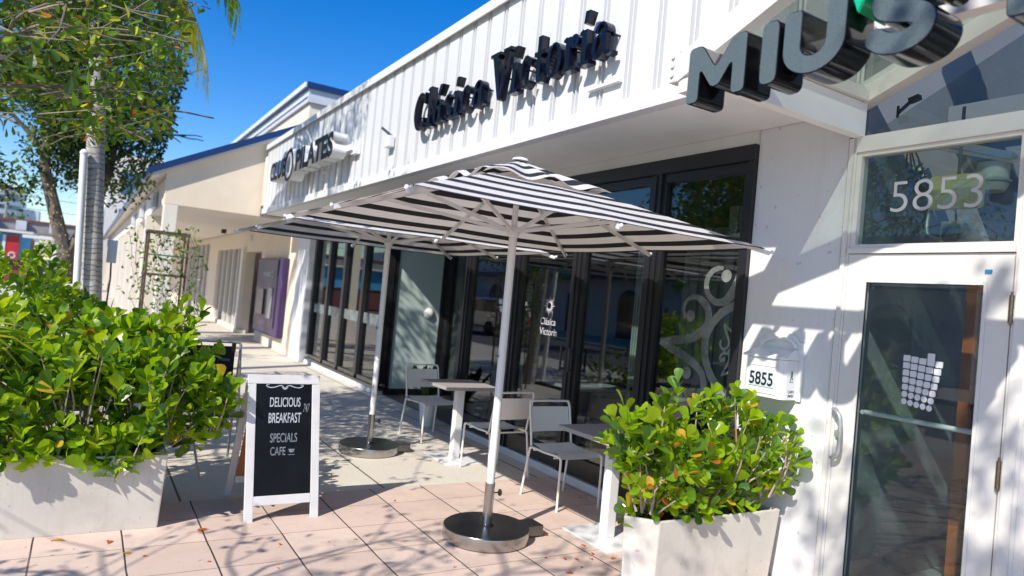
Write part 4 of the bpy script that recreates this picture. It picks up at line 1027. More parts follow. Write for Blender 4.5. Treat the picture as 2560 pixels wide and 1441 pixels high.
outline_part('chalk_drawing', [cupo], bpt(U(488), V(732), -.0075), SX, lean, .0015, 'chalk_dim', sb)
outline_part('chalk_drawing', [[(-.024, -.002), (.024, -.002), (.018, -.006), (-.018, -.006)]], bpt(U(488), V(762), -.0075), SX, lean, .0015, 'chalk_dim', sb)
for sgn in (1, -1):
    pts = smooth_pts([(0.004*sgn, -.012), (.012*sgn, .0), (.03*sgn, .008), (.07*sgn, -.004), (.10*sgn, -.006), (.122*sgn, .004), (.118*sgn, .015), (.108*sgn, .012)], 5)
    outline_part('chalk_drawing', [ribbon(pts, .003)], bpt(U(408), V(150), -.0075), SX, lean, .0015, 'chalk', sb)
    pts = smooth_pts([(.02*sgn, -.004), (.004*sgn, -.018), (-.006*sgn, -.01)], 4)
    outline_part('chalk_drawing', [ribbon(pts, .002)], bpt(U(408), V(150), -.007), SX, lean, .0012, 'chalk', sb)
bk = MB(); tp = bpt(0, BH-.03, -.03)
for u_ in (.02, BW-.03): bk.bar(bpt(u_, BH-.03, -.03), (bx+u_-.015, 5.34, 0), .045, .02, (0, 1, 0))
bk.bar((bx+.03, 5.25, .14), (bx+BW-.03, 5.25, .14), .02, .05); bk.build('back_frame', 'wood_white', sb)
b = MB(); p0, p1 = bpt(.045, BH-.1, -.04), bpt(BW-.045, BH-.1, -.04); b.add([p0, p1, (bx+BW-.05, 5.24, .16), (bx+.03, 5.24, .16)], [(0, 1, 2, 3)]); b.build('back_panel', 'wood_back', sb)

# black easel sign
es = thing('easel_sign', 'black menu board in a silver tube stand, half hidden behind the left planter shrub', 'sign', (.9, 6.1, 0))
MB().box(.50, 1.10, 6.02, 6.04, .48, 1.02).build('board', 'chalk_black', es, bevel=.004)
b = MB().tube([(.47, 6.0, .0), (.47, 6.06, 1.06)], .011, 8).tube([(1.19, 5.98, 0), (1.145, 6.06, 1.04)], .011, 8).tube([(.47, 6.06, 1.06), (1.145, 6.06, 1.05)], .011, 8)
b.tube([(.89, 5.80, 0), (.80, 6.08, .5)], .010, 8).tube([(.47, 6.45, 0), (.47, 6.07, 1.05)], .011, 8).tube([(1.2, 6.45, 0), (1.15, 6.07, 1.03)], .011, 8)
b.build('stand', 'alu', es, smooth=True)
text_part('board_lettering', 'Menu', (.98, 6.0195, .90), SX, FU, .08, .03, .001, 'chalk_dim', es)
b = MB(); b.box(1.07, 1.10, 6.0, 6.02, .98, 1.05); b.build('clip', 'ink', es)

# ------------------------------------------------------------------ cream building
cb = thing('cream_building', 'cream arcaded building with blue roof edge, adjoining the restaurant on its far side', 'building', (1.2, 15.3, 0))
Y0 = 15.3
# gable end wall in the xz plane (thick .25)
wp = [(1.2, 2.9), (3.02, 2.9), (3.02, 4.47), (1.2, 3.52)]
b = MB(); b.prism(wp, (0, Y0+.25, 0), SX, FU, .25); b.build('end_wall', 'cream', cb)
MB().box(1.2, 1.45, Y0+.002, Y0+.28, 0, 2.898).build('column', 'cream_light', cb, bevel=.01)
# soffit and beams
MB().box(1.45, 3.75, Y0+.26, 62, 2.9, 2.95).build('soffit', 'cream_light', cb)
MB().box(1.22, 1.45, Y0+.26, 62, 2.9, 3.45).build('street_beam', 'cream_light', cb)
ys = [19.3, 23.2, 27.2, 31.2, 35.2, 39.2, 43.2, 47.2, 51.2, 55.2]
for y in ys:
    MB().box(1.15, 1.5, y, y+.3, 0, 2.898).build('column', 'cream_light', cb)
for y in (17.6, 21.6, 25.6):
    MB().box(1.12, 1.2, y-.35, y+.35, 2.95, 3.3).build('awning_box', 'bluegrey', cb)
# eave: overhang, blue edge, sloping roof
b = MB(); y1 = 62
prof = [(.93, 3.38), (.93, 3.50), (3.9, 5.02), (3.9, 4.9)]
b.prism(prof[::-1], (0, Y0-.1, 0), SX, FU, -(y1-Y0)); b.build('roof', 'cream_light', cb)
b = MB(); pf = [(.90, 3.44), (.90, 3.56), (3.92, 5.105), (3.92, 4.985)]
b.prism(pf, (0, Y0-.10, 0), SX, FU, .06); b.box(.86, .925, Y0-.12, y1, 3.43, 3.56); b.build('roof_edge', 'blue_coping', cb)
pf = [(.92, 3.562), (3.92, 5.107), (3.92, 5.13), (.92, 3.59)]
b = MB(); b.prism(pf[::-1], (0, Y0-.1, 0), SX, FU, -(y1-Y0)); b.build('roof_sheet', 'blue_coping', cb)
# arcade back wall with openings
b = MB(); X = 3.8
segs = [(14.76, 18.55, 0, 2.9), (18.55, 20.6, 2.3, 2.9), (20.6, 21.2, 0, 2.9), (21.2, 25.6, 2.42, 2.9), (25.6, 27.6, 0, 2.9), (27.6, 34, 2.7, 2.9), (34, 62, 0, 2.9), (21.2, 25.6, 0, .12)]
for a, c, z0, z1 in segs: b.box(X, X+.25, a, c, z0, z1-.002)
b.build('wall', 'cream', cb)
MB().box(3.70, 3.96, 20.5, 21.05, .0, .1).box(3.72, 3.98, 20.62, 20.95, .1, 2.415).build('pilaster', 'cream_light', cb)
MB().box(4.6, 4.7, 18.4, 20.8, 0, 2.9).build('door', 'window_dark', cb)
for a, c, n, zt in ((21.2, 25.6, 5, 2.42), (27.6, 34, 5, 2.70)):
    f = MB()
    for k in range(n+1): y = a+(c-a)*k/n; f.box(X+.05, X+.15, y-.05, y+.05, .12, zt)
    f = f.build('window', 'white_trim', cb); MB().box(X+.12, X+.13, a, c, .12, zt-.01).build('pane', M['window_dark'], f)
for y, z in ((20.1, 2.68),): MB().box(3.77, 3.799, y-.16, y+.16, z-.09, z+.09).build('number_sign', 'bluegrey', cb)
MB().box(3.2, 3.32, 21.2, 21.4, 2.78, 2.9).build('spotlight', 'ink', cb, bevel=.01)
# tall rear block
tb = thing('rear_block', 'tall pale cream block with white cornice and dark blue coping rising behind the fascia', 'building', (6, 20, 0))
MB().box(5.0, 14, 20, 52, 0, 6.718).build('wall', 'cream', tb)
b = MB().box(4.92, 14, 19.92, 52.1, 6.72, 7.1); b.build('cornice', 'bluegrey', tb)
MB().box(4.84, 14, 19.84, 52.2, 7.101, 7.27).build('coping', 'blue_coping', tb)
MB().box(4.80, 4.838, 19.9, 52.2, 7.12, 7.26).box(4.88, 4.918, 19.95, 52, 6.86, 6.90).build('gutter', 'white_metal', tb)
# ATM
at = thing('cash_machine', 'purple cash machine surround set in the cream arcade wall', 'cash machine', (3.78, 16.8, 0))
MB().box(3.66, 3.798, 15.55, 18.15, .30, 2.10).build('surround', 'purple', at, bevel=.05)
MB().box(3.64, 3.659, 15.95, 17.9, .5, 2.04).build('panel', 'dark_purple', at)
MB().box(3.60, 3.639, 17.0, 17.7, .75, 1.35).build('screen', 'steel_dark', at, bevel=.01)
MB().box(3.61, 3.639, 16.2, 16.6, .7, 1.4).build('keypad', 'grey_return', at, bevel=.01)
text_part('logo', 'truist', (3.639, 17.3, 1.66), FX, FU, .75, .14, .006, 'lilac_vinyl', at)
outline_part('logo_mark', [P4(0, 0, .14, .14), P4(.02, .02, .12, .12)], (3.639, 16.45, 1.64), FX, FU, .006, 'lilac_vinyl', at)
# far row building beyond
fb = thing('distant_building', 'tall pale building with square windows beyond the arcade, behind the tree', 'building', (3, 66, 0))
MB().box(.9, 12, 64, 84, 0, 10.5).build('wall', 'cream_light', fb)
for y in range(65, 82, 3):
    for z in (4.5, 7.5): MB().box(.86, .899, y, y+1.6, z, z+1.7).build('window', 'office_glass', fb)
for z in (7.3, 4.3): MB().box(1.8, 3.4, 63.95, 63.999, z, z+1.8).build('window', 'office_glass', fb)

# trellis with vine
tr = thing('vine_trellis', 'brown wooden square trellis frame with thin climbing vine in front of the cream column', 'trellis', (.95, 11, 0))
b = MB()
for x in (.70, 1.2):
    for y in (10.8, 11.25): b.box(x-.013, x+.013, y-.013, y+.013, 0, 2.12)
for z in (.9, 1.5, 2.1):
    b.box(.68, 1.22, 10.775, 10.815, z, z+.03).box(.68, 1.22, 11.235, 11.275, z, z+.03).box(.675, .715, 10.82, 11.23, z, z+.03).box(1.185, 1.225, 10.82, 11.23, z, z+.03)
b.build('frame', 'wood_brown', tr)
b = MB(); st = MB(); rg = random.Random(4)
for k in range(16):
    p = Vector((rg.uniform(.7, 1.2), rg.uniform(10.75, 11.2), .7)); pts = [p.copy()]
    for j in range(7):
        p = p+Vector((rg.uniform(-.13, .13), rg.uniform(-.08, .08), rg.uniform(.14, .26))); p.x = min(1.45, max(.45, p.x)); pts.append(p.copy())
        for q in range(5): add_leaf(b, p+rv(rg)*.12, (rv(rg)+Vector((0, 0, -.3))), rv(rg), .07, .035, .2, rg.randrange(3))
    st.tube(pts, .004, 5, cap=False)
b.build('foliage', TL[:3], tr); st.build('stem', 'twig', tr)
MB().box(.70, 1.22, 10.79, 10.794, 1.78, 1.80).build('tie', 'green_mark', tr)

# ------------------------------------------------------------------ trees
def branchy(st, p, d, L, r, depth, tips, rng, spread=.6, gravity=0.0, ok=None):
    if ok and not ok(p+d*L*.8): return
    pts = [p.copy()]; rs = [r]; n = 4
    for k in range(n):
        d = (d+rv(rng)*.22+Vector((0, 0, gravity))).normalized(); p = p+d*(L/n); pts.append(p.copy()); rs.append(r*(1-.4*(k+1)/n))
    st.tube(pts, rs, 7 if r > .02 else 5, cap=False)
    tips.append((p.copy(), d.copy(), depth))
    if depth > 0:
        for k in range(rng.choice([2, 3, 3])):
            nd = (d+rv(rng)*spread).normalized(); branchy(st, pts[rng.choice([2, 3, 4])], nd, L*rng.uniform(.6, .82), r*.58, depth-1, tips, rng, spread, gravity, ok)
# near tree: trunk just outside the frame, crown over the upper left
nt_ = thing('street_tree', 'near leafy street tree with orange tinged leaves, its branches hanging into the upper left corner', 'tree', (-2.3, 6.2, 0), 'street trees along the kerb')
st = MB(); tips = []; rg = random.Random(11)
st.tube([(-2.3, 6.2, 0), (-2.32, 6.22, 1.0), (-2.25, 6.2, 2.1)], [.13, .11, .095], 10)
for d, L in (((.75, .05, .55), 1.7), ((.9, .35, .42), 1.8), ((.6, -.35, .7), 1.5), ((.35, .6, .8), 1.5), ((-.6, .2, .8), 1.3), ((.65, .25, .9), 1.7)):
    branchy(st, Vector((-2.25, 6.2, 2.05)), Vector(d).normalized(), L, .030, 3, tips, rg, .75, 0, lambda q: q.x < .45+.1*(q.y-5.2) and q.z > 2.6)
st.tube(smooth_pts([(-2.25, 6.2, 2.05), (-2.4, 6.5, 3.6), (-2.2, 7.2, 5.4), (-1.8, 8.0, 7.3), (-1.5, 8.3, 8.4)], 4), .05, 8)
st.build('trunk', 'bark', nt_, smooth=True)
b = MB()
def in_crown(p):
    lim = .42+.085*(p.y-5.2)+.10*(p.z-3.2)
    return p.z > 2.42+.12*(p.y-5.4)+max(0, p.x+.1)*.35 and p.x < lim
cl_ = [p for p, d, dep in tips if in_crown(p)]
for _ in range(950):
    q = Vector((rg.uniform(-1.9, 1.0), rg.uniform(5.2, 8.0), rg.uniform(2.4, 5.2)))
    if not in_crown(q): continue
    if 1.0 < q.x+1.06*q.z < 3.5 and q.y+.53*q.z < 9.0 and rg.random() < .45: continue
    cl_.append(q)
for _ in range(75):
    cl_.append(Vector((-1.7+rg.uniform(-1, 1), 8.2+rg.uniform(-1.1, .9), 8.1+rg.uniform(-.6, .6))))
for c_ in cl_:
    base = rg.choice([0, 0, 0, 1, 2, 2]); q = c_+Vector((-.22, 0, -.04))+rv(rg)*.12
    b.cur = 6; b.tube([q, (q+c_)/2+rv(rg)*.03, c_+Vector((.1, 0, .04))], [.006, .004, .002], 4, cap=False)
    for k in range(22):
        pp = c_+rv(rg)*rg.uniform(.02, .26)
        if pp.z < 6 and not in_crown(pp): continue
        r_ = rg.random(); mi = 4 if r_ < .03 else (5 if r_ < .04 else (base if rg.random() < .6 else rg.randrange(4)))
        add_leaf(b, pp, rv(rg)+Vector((0, 0, -.25)), rv(rg)*.7+Vector((0, 0, 1)), rg.uniform(.055, .105), rg.uniform(.030, .050), .2, mi)
b.build('crown', TL+[M['leaf_orange'], M['leaf_yellow'], M['twig']], nt_)
# off-frame street tree whose thin branches throw the shadows on the terrace
ot = thing('street_tree', 'sparse street tree standing at the kerb beside the camera, seen only in its shadows', 'tree', (-3.2, .6, 0), 'street trees along the kerb')
st = MB(); tips = []; rg = random.Random(23)
st.tube([(-3.2, .6, 0), (-3.2, .65, 1.2), (-3.1, .7, 2.2)], [.12, .1, .085], 10)
for d, L in (((.7, .5, .6), 1.5), ((.9, .1, .6), 1.4), ((-.3, .3, 1), 1.4), ((.55, .75, .5), 1.5)):
    branchy(st, Vector((-3.1, .7, 2.1)), Vector(d).normalized(), L, .034, 3, tips, rg, .7)
st.build('trunk', 'bark', ot, smooth=True); b = MB()
for p, d, dep in tips:
    if dep > 1: continue
    for q in range(6):
        pp = p+rv(rg)*rg.uniform(.02, .25)
        add_leaf(b, pp, rv(rg), rv(rg)*.6+Vector((0, 0, 1)), rg.uniform(.05, .09), .04, .2, rg.randrange(3))
st2 = MB(); st2.tube(smooth_pts([(-3.1, .7, 2.2), (-2.9, .4, 3.4), (-2.3, -.2, 4.8), (-1.5, -.7, 6.2), (-1.2, -.9, 6.8)], 4), .045, 8); st2.build('limb', 'bark', ot, smooth=True)
for _ in range(34):
    c_ = Vector((rg.uniform(-2.3, -.7), rg.uniform(-1.75, -.35), rg.uniform(5.2, 6.15)))
    for k in range(26): add_leaf(b, c_+rv(rg)*rg.uniform(.02, .3), rv(rg), rv(rg)*.6+Vector((0, 0, 1)), rg.uniform(.08, .13), .06, .2, rg.randrange(3))
b.build('crown', TL[:3], ot)
# dark evergreen behind the palm
ok = thing('street_tree', 'dense dark green street tree with string lights round its forked trunk, behind the palm', 'tree', (-.42, 16.3, 0), 'street trees along the kerb')
st = MB(); tips = []; rg = random.Random(31)
st.tube([(-.36, 16.3, 0), (-.38, 16.3, .9), (-.36, 16.3, 1.8)], [.2, .17, .16], 10)
st.tube([(-.36, 16.3, 1.65), (-.58, 16.3, 2.4), (-.84, 16.3, 3.3), (-.92, 16.3, 4.1)], [.13, .12, .10, .08], 8)
st.tube([(-.36, 16.3, 1.65), (.0, 16.4, 2.5), (.22, 16.5, 3.5), (.3, 16.5, 4.6)], [.12, .10, .09, .07], 8)
for p0, d, L in (((-.86, 16.3, 3.6), (-.6, 0, .8), 1.3), ((-.86, 16.3, 3.7), (.2, .3, 1), 1.3), ((.22, 16.5, 3.7), (.8, .1, .6), 1.1), ((.3, 16.5, 4.2), (.3, .2, 1), 1.4)):
    branchy(st, Vector(p0), Vector(d).normalized(), L, .05, 2, tips, rg, .8)
st.build('trunk', 'bark', ok, smooth=True); b = MB()
cl = []
for _ in range(105):
    u = rv(rg); k = rg.uniform(.45, 1); cl.append(Vector((-.25+u.x*1.75*k, 16.6+u.y*1.2*k, 5.3+u.z*2.0*k)))
cl += [Vector((x, 16.3, z)) for x, z in ((-1.7, 3.2), (-2.1, 3.7), (-1.4, 2.9), (-1.9, 2.9), (-2.4, 3.3), (1.1, 4.0), (.95, 3.6), (1.25, 4.8), (-1.0, 3.1), (.4, 3.2), (.65, 3.4), (-.3, 3.5), (.5, 3.9), (0, 3.9))]
for p in cl:
    sd_ = rg.choice([0, 0, 1, 1, 2])
    for q in range(190):
        pp = p+rv(rg)*(rg.random()**.5)*.5
        if pp.x > 1.02+.17*(pp.z-3.2) or pp.y < 15.45: continue
        add_leaf(b, pp, rv(rg)+Vector((0, 0, -.2)), rv(rg)*.8+Vector((0, 0, .8)), rg.uniform(.08, .13), .055, .2, sd_ if rg.random() < .7 else (2 if pp.x > -.9 else 3))
b.build('crown', OL+[TL[1]], ok)
b = MB(); pr3 = [Vector((-.36, 16.12, 1.3)), Vector((-.56, 16.15, 2.3)), Vector((-.84, 16.18, 3.4)), Vector((.05, 16.25, 2.7)), Vector((.2, 16.35, 3.4))]
for a, c in ((0, 1), (1, 2), (0, 3), (3, 4)):
    for k in range(30):
        p = pr3[a].lerp(pr3[c], rg.random())+Vector((rg.uniform(-.13, .13), rg.uniform(-.06, 0), 0)); b.ell(p, .013, .013, .013, 5, 4)
b.build('string_lights', 'string_light', ok)
# palm
pm = thing('palm_tree', 'grey ringed palm trunk with hanging yellow-green fronds beside a white pole', 'tree', (.06, 11.5, 0))
b = MB(); pts = []; rs = []
for k in range(60):
    z = k*.105; pts.append((.174-.065*z, 11.5, z)); rs.append((.132-.005*z)*(1+rnd.uniform(-.005, .012)))
b.tube(pts, rs, 16); b.build('trunk', 'palm_bark', pm, smooth=True)
top = Vector(pts[-1])+Vector((0, 0, .1))
for a, L, lift, mi in ((-14, 2.0, -.12, 1), (-4, 1.8, -.05, 1), (8, 2.5, .75, 0), (50, 2.3, .6, 0), (100, 2.4, .6, 0), (150, 2.3, .5, 0), (200, 2.3, .6, 0), (250, 2.3, .6, 0), (300, 2.3, .55, 0), (335, 2.4, .7, 0), (20, 1.8, .15, 1)):
    b = MB(); a = R(a); h = Vector((math.cos(a), math.sin(a), 0)); pl = []
    for k in range(13):
        t_ = k/12; pl.append(top+h*(L*math.sin(t_*1.35)/1.0*.80)+Vector((0, 0, lift*t_*2-1.9*t_*t_*(L/2.3))))
    b.cur = mi; b.tube(pl, [.022*(1-.8*k/12) for k in range(13)], 5)
    for k in range(2, 13):
        for j in range(4):
            t_ = (k-1+j/4); i0 = min(11, int(t_)); p = pl[i0].lerp(pl[i0+1], t_-int(t_)); tg = (pl[i0+1]-pl[i0]).normalized(); sd_ = tg.cross(Vector((0, 0, 1))).normalized()
            for s in (-1, 1):
                l = .62*(1-.5*abs(t_/12-.5)); d = (tg*.5+sd_*s*.65+Vector((0, 0, -.6))+rv(rnd)*.12).normalized(); e = p+d*l+Vector((0, 0, -.12)); m_ = p+d*l*.5
                wv = tg*.030; b.add([p-wv*.5, p+wv*.5, m_+wv, e, m_-wv], [(0, 1, 2, 3, 4)])
    b.build('frond', PL, pm)
wp_ = MB().tube([(-.04, 11.35, 0), (-.165, 11.35, 3.1)], .046, 16).lathe((-.165, 11.35, 3.09), [(.05, 0), (.055, .02), (.03, .06), (.005, .07)], 16).build('white_pole', 'white_metal', None, smooth=True, origin=(-.1, 11.15, 0))
tag(wp_, 'tall plain white round post standing against the palm trunk', 'pole')
cbx = thing('utility_box', 'small grey electrical box and cable on the far side of the palm trunk', 'box', (.32, 11.6, 1.6))
MB().box(.24, .36, 11.55, 11.7, 1.62, 1.95).build('housing', 'bluegrey', cbx, bevel=.01)
MB().tube([(.3, 11.58, 1.62), (.31, 11.58, 1.4), (.26, 11.58, .2)], .012, 6).build('cable', 'ink', cbx)
# person in black
pe = thing('person', 'person in black clothing with a grey shoulder strap walking near the far planters', 'person', (-.46, 18, 0))
def skinned(name, verts, edges, radii, mat, parent):
    me = bpy.data.meshes.new(name); o0 = wl(parent); me.from_pydata([Vector(v)-o0 for v in verts], edges, []); o = bpy.data.objects.new(name, me); COL.objects.link(o)
    md = o.modifiers.new('s', 'SKIN'); md.use_smooth_shade = True
    for i, r_ in enumerate(radii): me.skin_vertices[0].data[i].radius = (r_, r_*.85)
    me.skin_vertices[0].data[0].use_root = True
    o.modifiers.new('u', 'SUBSURF').levels = 2
    dg = bpy.context.evaluated_depsgraph_get(); m2 = bpy.data.meshes.new_from_object(o.evaluated_get(dg)); bpy.data.objects.remove(o)
    m2.materials.clear(); m2.materials.append(M[mat]); m2.name = name; return link(name, m2, parent, o0)
X0, Yp = -.46, 18
sv = [(X0, Yp, .92), (X0, Yp, 1.15), (X0, Yp, 1.38), (X0, Yp, 1.47), (X0, Yp-.01, 1.60), (X0-.18, Yp, 1.36), (X0-.24, Yp-.02, 1.08), (X0-.25, Yp-.12, .86), (X0+.18, Yp, 1.36), (X0+.24, Yp+.02, 1.08), (X0+.24, Yp-.08, .86),
      (X0-.09, Yp-.02, .85), (X0-.10, Yp-.12, .48), (X0-.10, Yp-.10, .07), (X0-.10, Yp-.22, .04), (X0+.09, Yp+.02, .85), (X0+.10, Yp+.06, .48), (X0+.10, Yp+.20, .08), (X0+.10, Yp+.08, .04)]
se = [(0, 1), (1, 2), (2, 3), (3, 4), (2, 5), (5, 6), (6, 7), (2, 8), (8, 9), (9, 10), (0, 11), (11, 12), (12, 13), (13, 14), (0, 15), (15, 16), (16, 17), (17, 18)]
sr = [.15, .14, .13, .055, .095, .075, .05, .035, .075, .05, .035, .095, .065, .045, .04, .095, .065, .045, .04]
skinned('body', sv, se, sr, 'black_cloth', pe)
b = MB(); b.ell((X0, Yp+.01, 1.63), .09, .105, .115, 14, 10); b.build('hair', 'hair', pe, smooth=True)
MB().tube(smooth_pts([(X0+.14, Yp-.14, 1.46), (X0+.02, Yp-.16, 1.33), (X0-.1, Yp-.15, 1.24)], 4), .018, 6).build('strap', 'grey_cloth', pe)
b = MB().box(-.62, .0, 16.0, 16.6, 0, 1.14).build('pale_plinth', 'cream_light', None, bevel=.03, origin=(-.3, 16.3, 0))
tag(b, 'low pale plinth block by the foot of the white post', 'plinth')

# ------------------------------------------------------------------ distance, left
gw = thing('elevated_walkway', 'long grey elevated walkway crossing the street far down on the left', 'bridge', (-15, 58, 0))
MB().box(-45, .5, 58, 61, 3.2, 3.95).build('deck', 'concrete_grey', gw)
MB().box(-45, .5, 57.9, 58, 3.95, 4.1).build('rail', 'mural_brown', gw)
for x in (-1.5, -8, -14.5, -21): MB().box(x-.3, x+.3, 58.5, 59.1, 0, 3.2).build('pillar', 'white_metal', gw)
for x in (-2.1, -4.0, -5.6): MB().box(x-.3, x+.3, 57.7, 57.898, 3.35, 4.0).build('lamp_box', 'bluegrey', gw)
sh = thing('market_hall', 'low bright blue mural building with a red banner under the walkway', 'building', (-12, 50, 0))
MB().box(-26, -3.0, 50, 57, 0, 2.65).build('wall', 'mural_brown', sh)
b = MB(); b.prism([(-26, 1.7), (-3.0, 1.35), (-2.9, 2.9), (-26, 2.9)], (0, 49.99, 0), SX, FU, .1); b.build('mural', 'mural_blue', sh)
MB().box(-4.05, -3.45, 49.7, 49.85, 1.3, 2.75).build('red_banner', 'red', sh)
MB().box(-4.25, -4.1, 49.7, 49.85, 1.3, 2.75).build('banner_edge', 'white_metal', sh)
o_, i_ = ring(.2, .2, .12, .12, 0, 360, 20); outline_part('banner_emblem', [o_[:-1], i_[:-1]], (-3.75, 49.69, 1.6), SX, FU, .01, 'white_vinyl', sh)
MB().box(-26, -2.8, 49.4, 56, 2.92, 3.05).build('roof', 'cream_light', sh)
kz = thing('pavilion', 'small open white pavilion with an orange panel at the far street end', 'building', (-1.7, 45, 0))
b = MB()
for x in (-2.35, -1.55, -.9): b.box(x-.09, x+.09, 44.9, 45.1, 0, 2.6)
b.box(-3.0, -.6, 44.8, 46, 2.6, 2.75).box(-2.2, -.9, 44.85, 45, .95, 1.15); b.build('frame', 'white_metal', kz)
MB().box(-1.45, -1.0, 45.3, 45.4, .3, 2.5).build('panel', 'wood_back', kz)
of = thing('office_tower', 'round office building with blue glass bands on the far left horizon', 'building', (-22, 150, 0))
b = MB()
for k in range(8): b.lathe((-14.5, 150, 0), [(4.6, .5+k*1.6), (4.6, 1.3+k*1.6)], 28)
b.build('white_band', 'white_metal', of)
MB().lathe((-14.5, 150, 0), [(4.45, 0), (4.45, 12.5)], 28).build('glass_wall', 'office_glass', of)
MB().box(-24, -14.5, 150, 160, 0, 13.3).build('wing', 'white_plaster', of); MB().box(-10.2, -7.9, 148, 154, 0, 9.8).build('wing', 'bluegrey', of)
MB().box(-24.5, -10.5, 147, 158, 13.31, 13.7).build('roof', 'white_metal', of)
for k in range(5): MB().box(-23.5, -19.6, 149.9, 149.99, 2+k*2.2, 3.2+k*2.2).build('window', 'office_glass', of)
up1 = thing('utility_pole', 'thin grey utility pole against the sky at the far left', 'pole', (-6.4, 75, 0))
MB().tube([(-6.4, 75, 0), (-6.4, 75, 7.3)], .1, 8).build('pole', 'concrete_grey', up1); MB().box(-7.2, -5.6, 74.95, 75.05, 6.9, 7.0).build('crossarm', 'concrete_grey', up1)
b = MB()
for z in (6.95, 5.9): b.tube([(-45, 75, z), (-20, 75, z-.3), (-6.4, 75, z), (8, 75, z-.25)], .025, 5)
wr = b.build('overhead_wires', 'ink_grey', None, origin=(-6, 75, 6)); tag(wr, 'thin overhead wires crossing the sky above the far buildings', 'wires')
def bush_tree(x, y, h, r, lab, seed, n=26, tz=1.6, grp='trees across the street'):
    rg = random.Random(seed); t = thing('street_tree', lab, 'tree', (x, y, 0), grp)
    MB().tube([(x, y, 0), (x+.05, y, tz), (x, y+.1, h*.6)], [.16, .13, .07], 8).build('trunk', 'bark', t, smooth=True); b = MB()
    for _ in range(n):
        u = rv(rg); k = rg.uniform(.3, 1); c = Vector((x+u.x*r*k, y+u.y*r*k, h*.68+u.z*h*.3*k))
        for q in range(70): add_leaf(b, c+rv(rg)*rg.random()**.5*r*.42, rv(rg), rv(rg)+Vector((0, 0, .7)), .2, .11, .2, rg.randrange(3))
    b.build('crown', TL[:3], t)
for i, (x, y, h, lab) in enumerate([(-5.2, 70, 5.2, 'round green tree in front of the office building, leftmost of the far trees'), (-10, 90, 7, 'bushy green tree below the round office building'), (-3.2, 64, 3.4, 'small green tree seen between the pavilion posts')]):
    bush_tree(x, y, h, 2.0, lab, 50+i, 18, grp='far trees by the walkway')
# across the street (seen mirrored in the glass)
for i, (x, y, h, lab) in enumerate([(-5.2, 11.5, 7.0, 'tall street tree mirrored in the upper right window pane'), (-13.5, 20, 6.5, 'street tree across the road, mirrored in the restaurant glass'), (-13.5, 33, 6.5, 'street tree farther along across the road, mirrored in the glass')]):
    bush_tree(x, y, h, 1.9, lab, 60+i, 34, 2.2)
ob = thing('opposite_building', 'white building with arched doors across the street, seen mirrored in the glass', 'building', (-20, 30, 0))
MB().box(-26, -18.5, 12, 75, 0, 5.5).build('wall', 'white_plaster', ob)
for y in range(15, 72, 5):
    op = [(-.9, 0), (.9, 0), (.9, 2.1)]+[(.9*math.cos(R(a)), 2.1+.7*math.sin(R(a))) for a in range(15, 180, 15)]+[(-.9, 2.1)]
    b = MB(); b.prism(op[::-1], (-18.48, y, .05), (0, 1, 0), FU, -.06); b.build('door' if y % 2 else 'window', 'window_dark', ob)
MB().box(-18.5, -17.2, 12, 75, 3.4, 3.6).build('awning', 'blue_coping', ob)
cv = thing('parked_car', 'silver parked van across the road, seen mirrored in the restaurant glass', 'car', (-9.5, 30, -.12))
CY = 30
body = [(-2.4, .35), (2.3, .35), (2.35, .9), (1.7, 1.05), (1.1, 1.75), (-2.0, 1.8), (-2.4, 1.1)]
b = MB(); b.prism(body, (-10.4, CY, -.1), (0, 1, 0), FU, 1.8); b.build('body', 'car_silver', cv, bevel=.08)
b = MB(); b.prism([(-2.0, 1.1), (1.55, 1.1), (1.05, 1.65), (-1.9, 1.7)], (-8.61, CY, -.1), (0, 1, 0), FU, .03); b.build('side_window', 'window_dark', cv)
b = MB(); b.add([(-10.2, CY-2.41, 1.05), (-8.8, CY-2.41, 1.05), (-8.95, CY-2.06, 1.62), (-10.05, CY-2.06, 1.62), (-10.2, CY-2.36, 1.03), (-8.8, CY-2.36, 1.03), (-8.95, CY-2.0, 1.6), (-10.05, CY-2.0, 1.6)],
    [(0, 1, 2, 3), (7, 6, 5, 4), (0, 4, 5, 1), (1, 5, 6, 2), (2, 6, 7, 3), (3, 7, 4, 0)]); b.build('rear_window', 'window_dark', cv)
for x in (-10.25, -8.75): MB().box(x-.1, x+.1, CY-2.45, CY-2.38, .62, .92).build('tail_light', 'red', cv, bevel=.01)
MB().box(-10.45, -8.55, CY-2.5, CY-2.36, .24, .5).build('bumper', 'rubber', cv, bevel=.03)
for y in (CY-1.5, CY+1.5):
    for x in (-8.65, -10.35):
        b = MB(); b.tube([(x-.12, y, .22), (x+.12, y, .22)], .34, 20); b.build('wheel', 'rubber', cv, smooth=True)
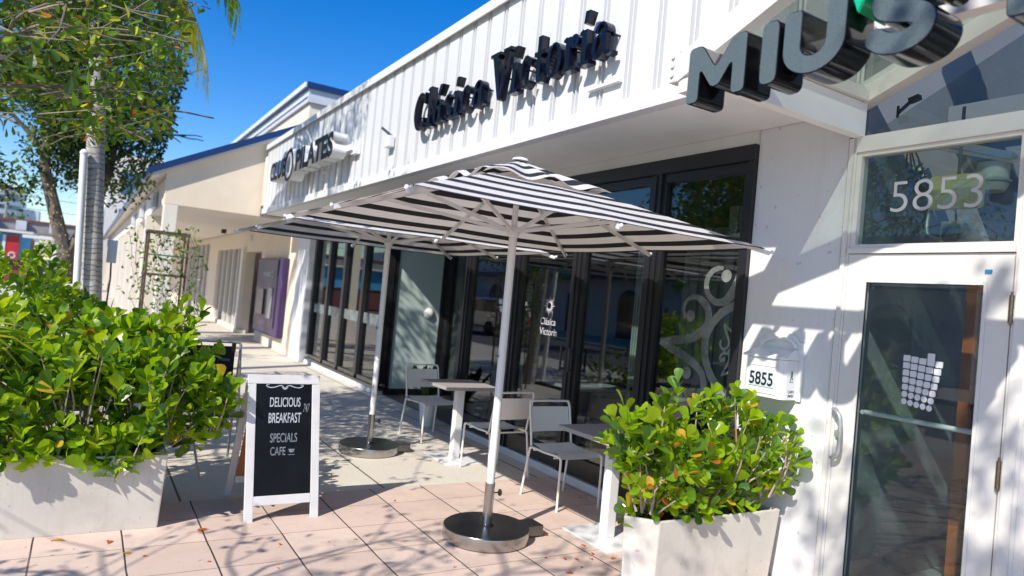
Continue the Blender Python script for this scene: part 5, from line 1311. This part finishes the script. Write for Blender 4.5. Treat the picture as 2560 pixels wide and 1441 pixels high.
# interior furniture seen dimly
def make_xchair():
    root = thing('bistro_chair', 'black cross-back chair at the indoor table', 'chair', (0, 0, 0), 'indoor cross-back chairs')
    MB().box(-.21, .21, -.21, .21, .44, .47).build('seat', 'ink', root, bevel=.01)
    for s in (-1, 1):
        MB().tube([(s*.19, -.19, 0), (s*.18, -.18, .44)], .014, 8).build('leg', 'ink', root); MB().tube([(s*.19, .22, 0), (s*.18, .19, .45), (s*.18, .25, .88)], .014, 8).build('leg', 'ink', root)
    MB().tube(smooth_pts([(-.18, .25, .86), (0, .29, .92), (.18, .25, .86)], 4), .014, 8).bar((-.17, .22, .5), (.17, .27, .86), .012, .025).bar((.17, .215, .5), (-.17, .265, .86), .012, .025).build('backrest', 'ink', root)
    return root
xc = make_xchair(); xl = ['behind the window right of the folded doors', 'nearest the sun emblem window', 'deeper inside behind the middle pane', 'by the pale table near the entrance']
for i, (x, y, a) in enumerate([(4.7, 4.75, 90), (4.75, 3.9, 60), (5.9, 5.6, 100), (5.2, 6.8, 80)]):
    o = xc if i == 0 else copy_tree(xc); o.location = (x, y, .02); o.rotation_euler.z = R(a); o['label'] = 'black cross-back chair indoors, '+xl[i]
def make_itable():
    root = thing('indoor_table', '', 'table', (0, 0, 0), 'pale indoor tables')
    MB().box(-.35, .35, -.35, .35, .72, .75).build('tabletop', 'trash_white', root); MB().box(-.04, .04, -.04, .04, .02, .72).build('pedestal', 'ink', root); MB().box(-.25, .25, -.25, .25, 0, .02).build('base_plate', 'ink', root); return root
it = make_itable()
for i, (x, y, lab) in enumerate([(5.35, 4.9, 'pale square table indoors behind the window beside the right planter'), (4.75, 6.0, 'pale square table indoors behind the middle glass leaf')]):
    o = it if i == 0 else copy_tree(it); o.location = (x, y, .02); o['label'] = lab
# pot plant leaves
b = MB(); rg = random.Random(9)
for k in range(40):
    d = (Vector((rg.uniform(-.5, .5), rg.uniform(-.5, .5), 1))).normalized(); add_leaf(b, Vector((3.66, 7.62, .28)), d, rv(rg), rg.uniform(.25, .5), .06, .2, rg.randrange(2))
for o in [o for o in bpy.data.objects if o.name.startswith('pot_plant')]: b.build('foliage', OL[:2], o)
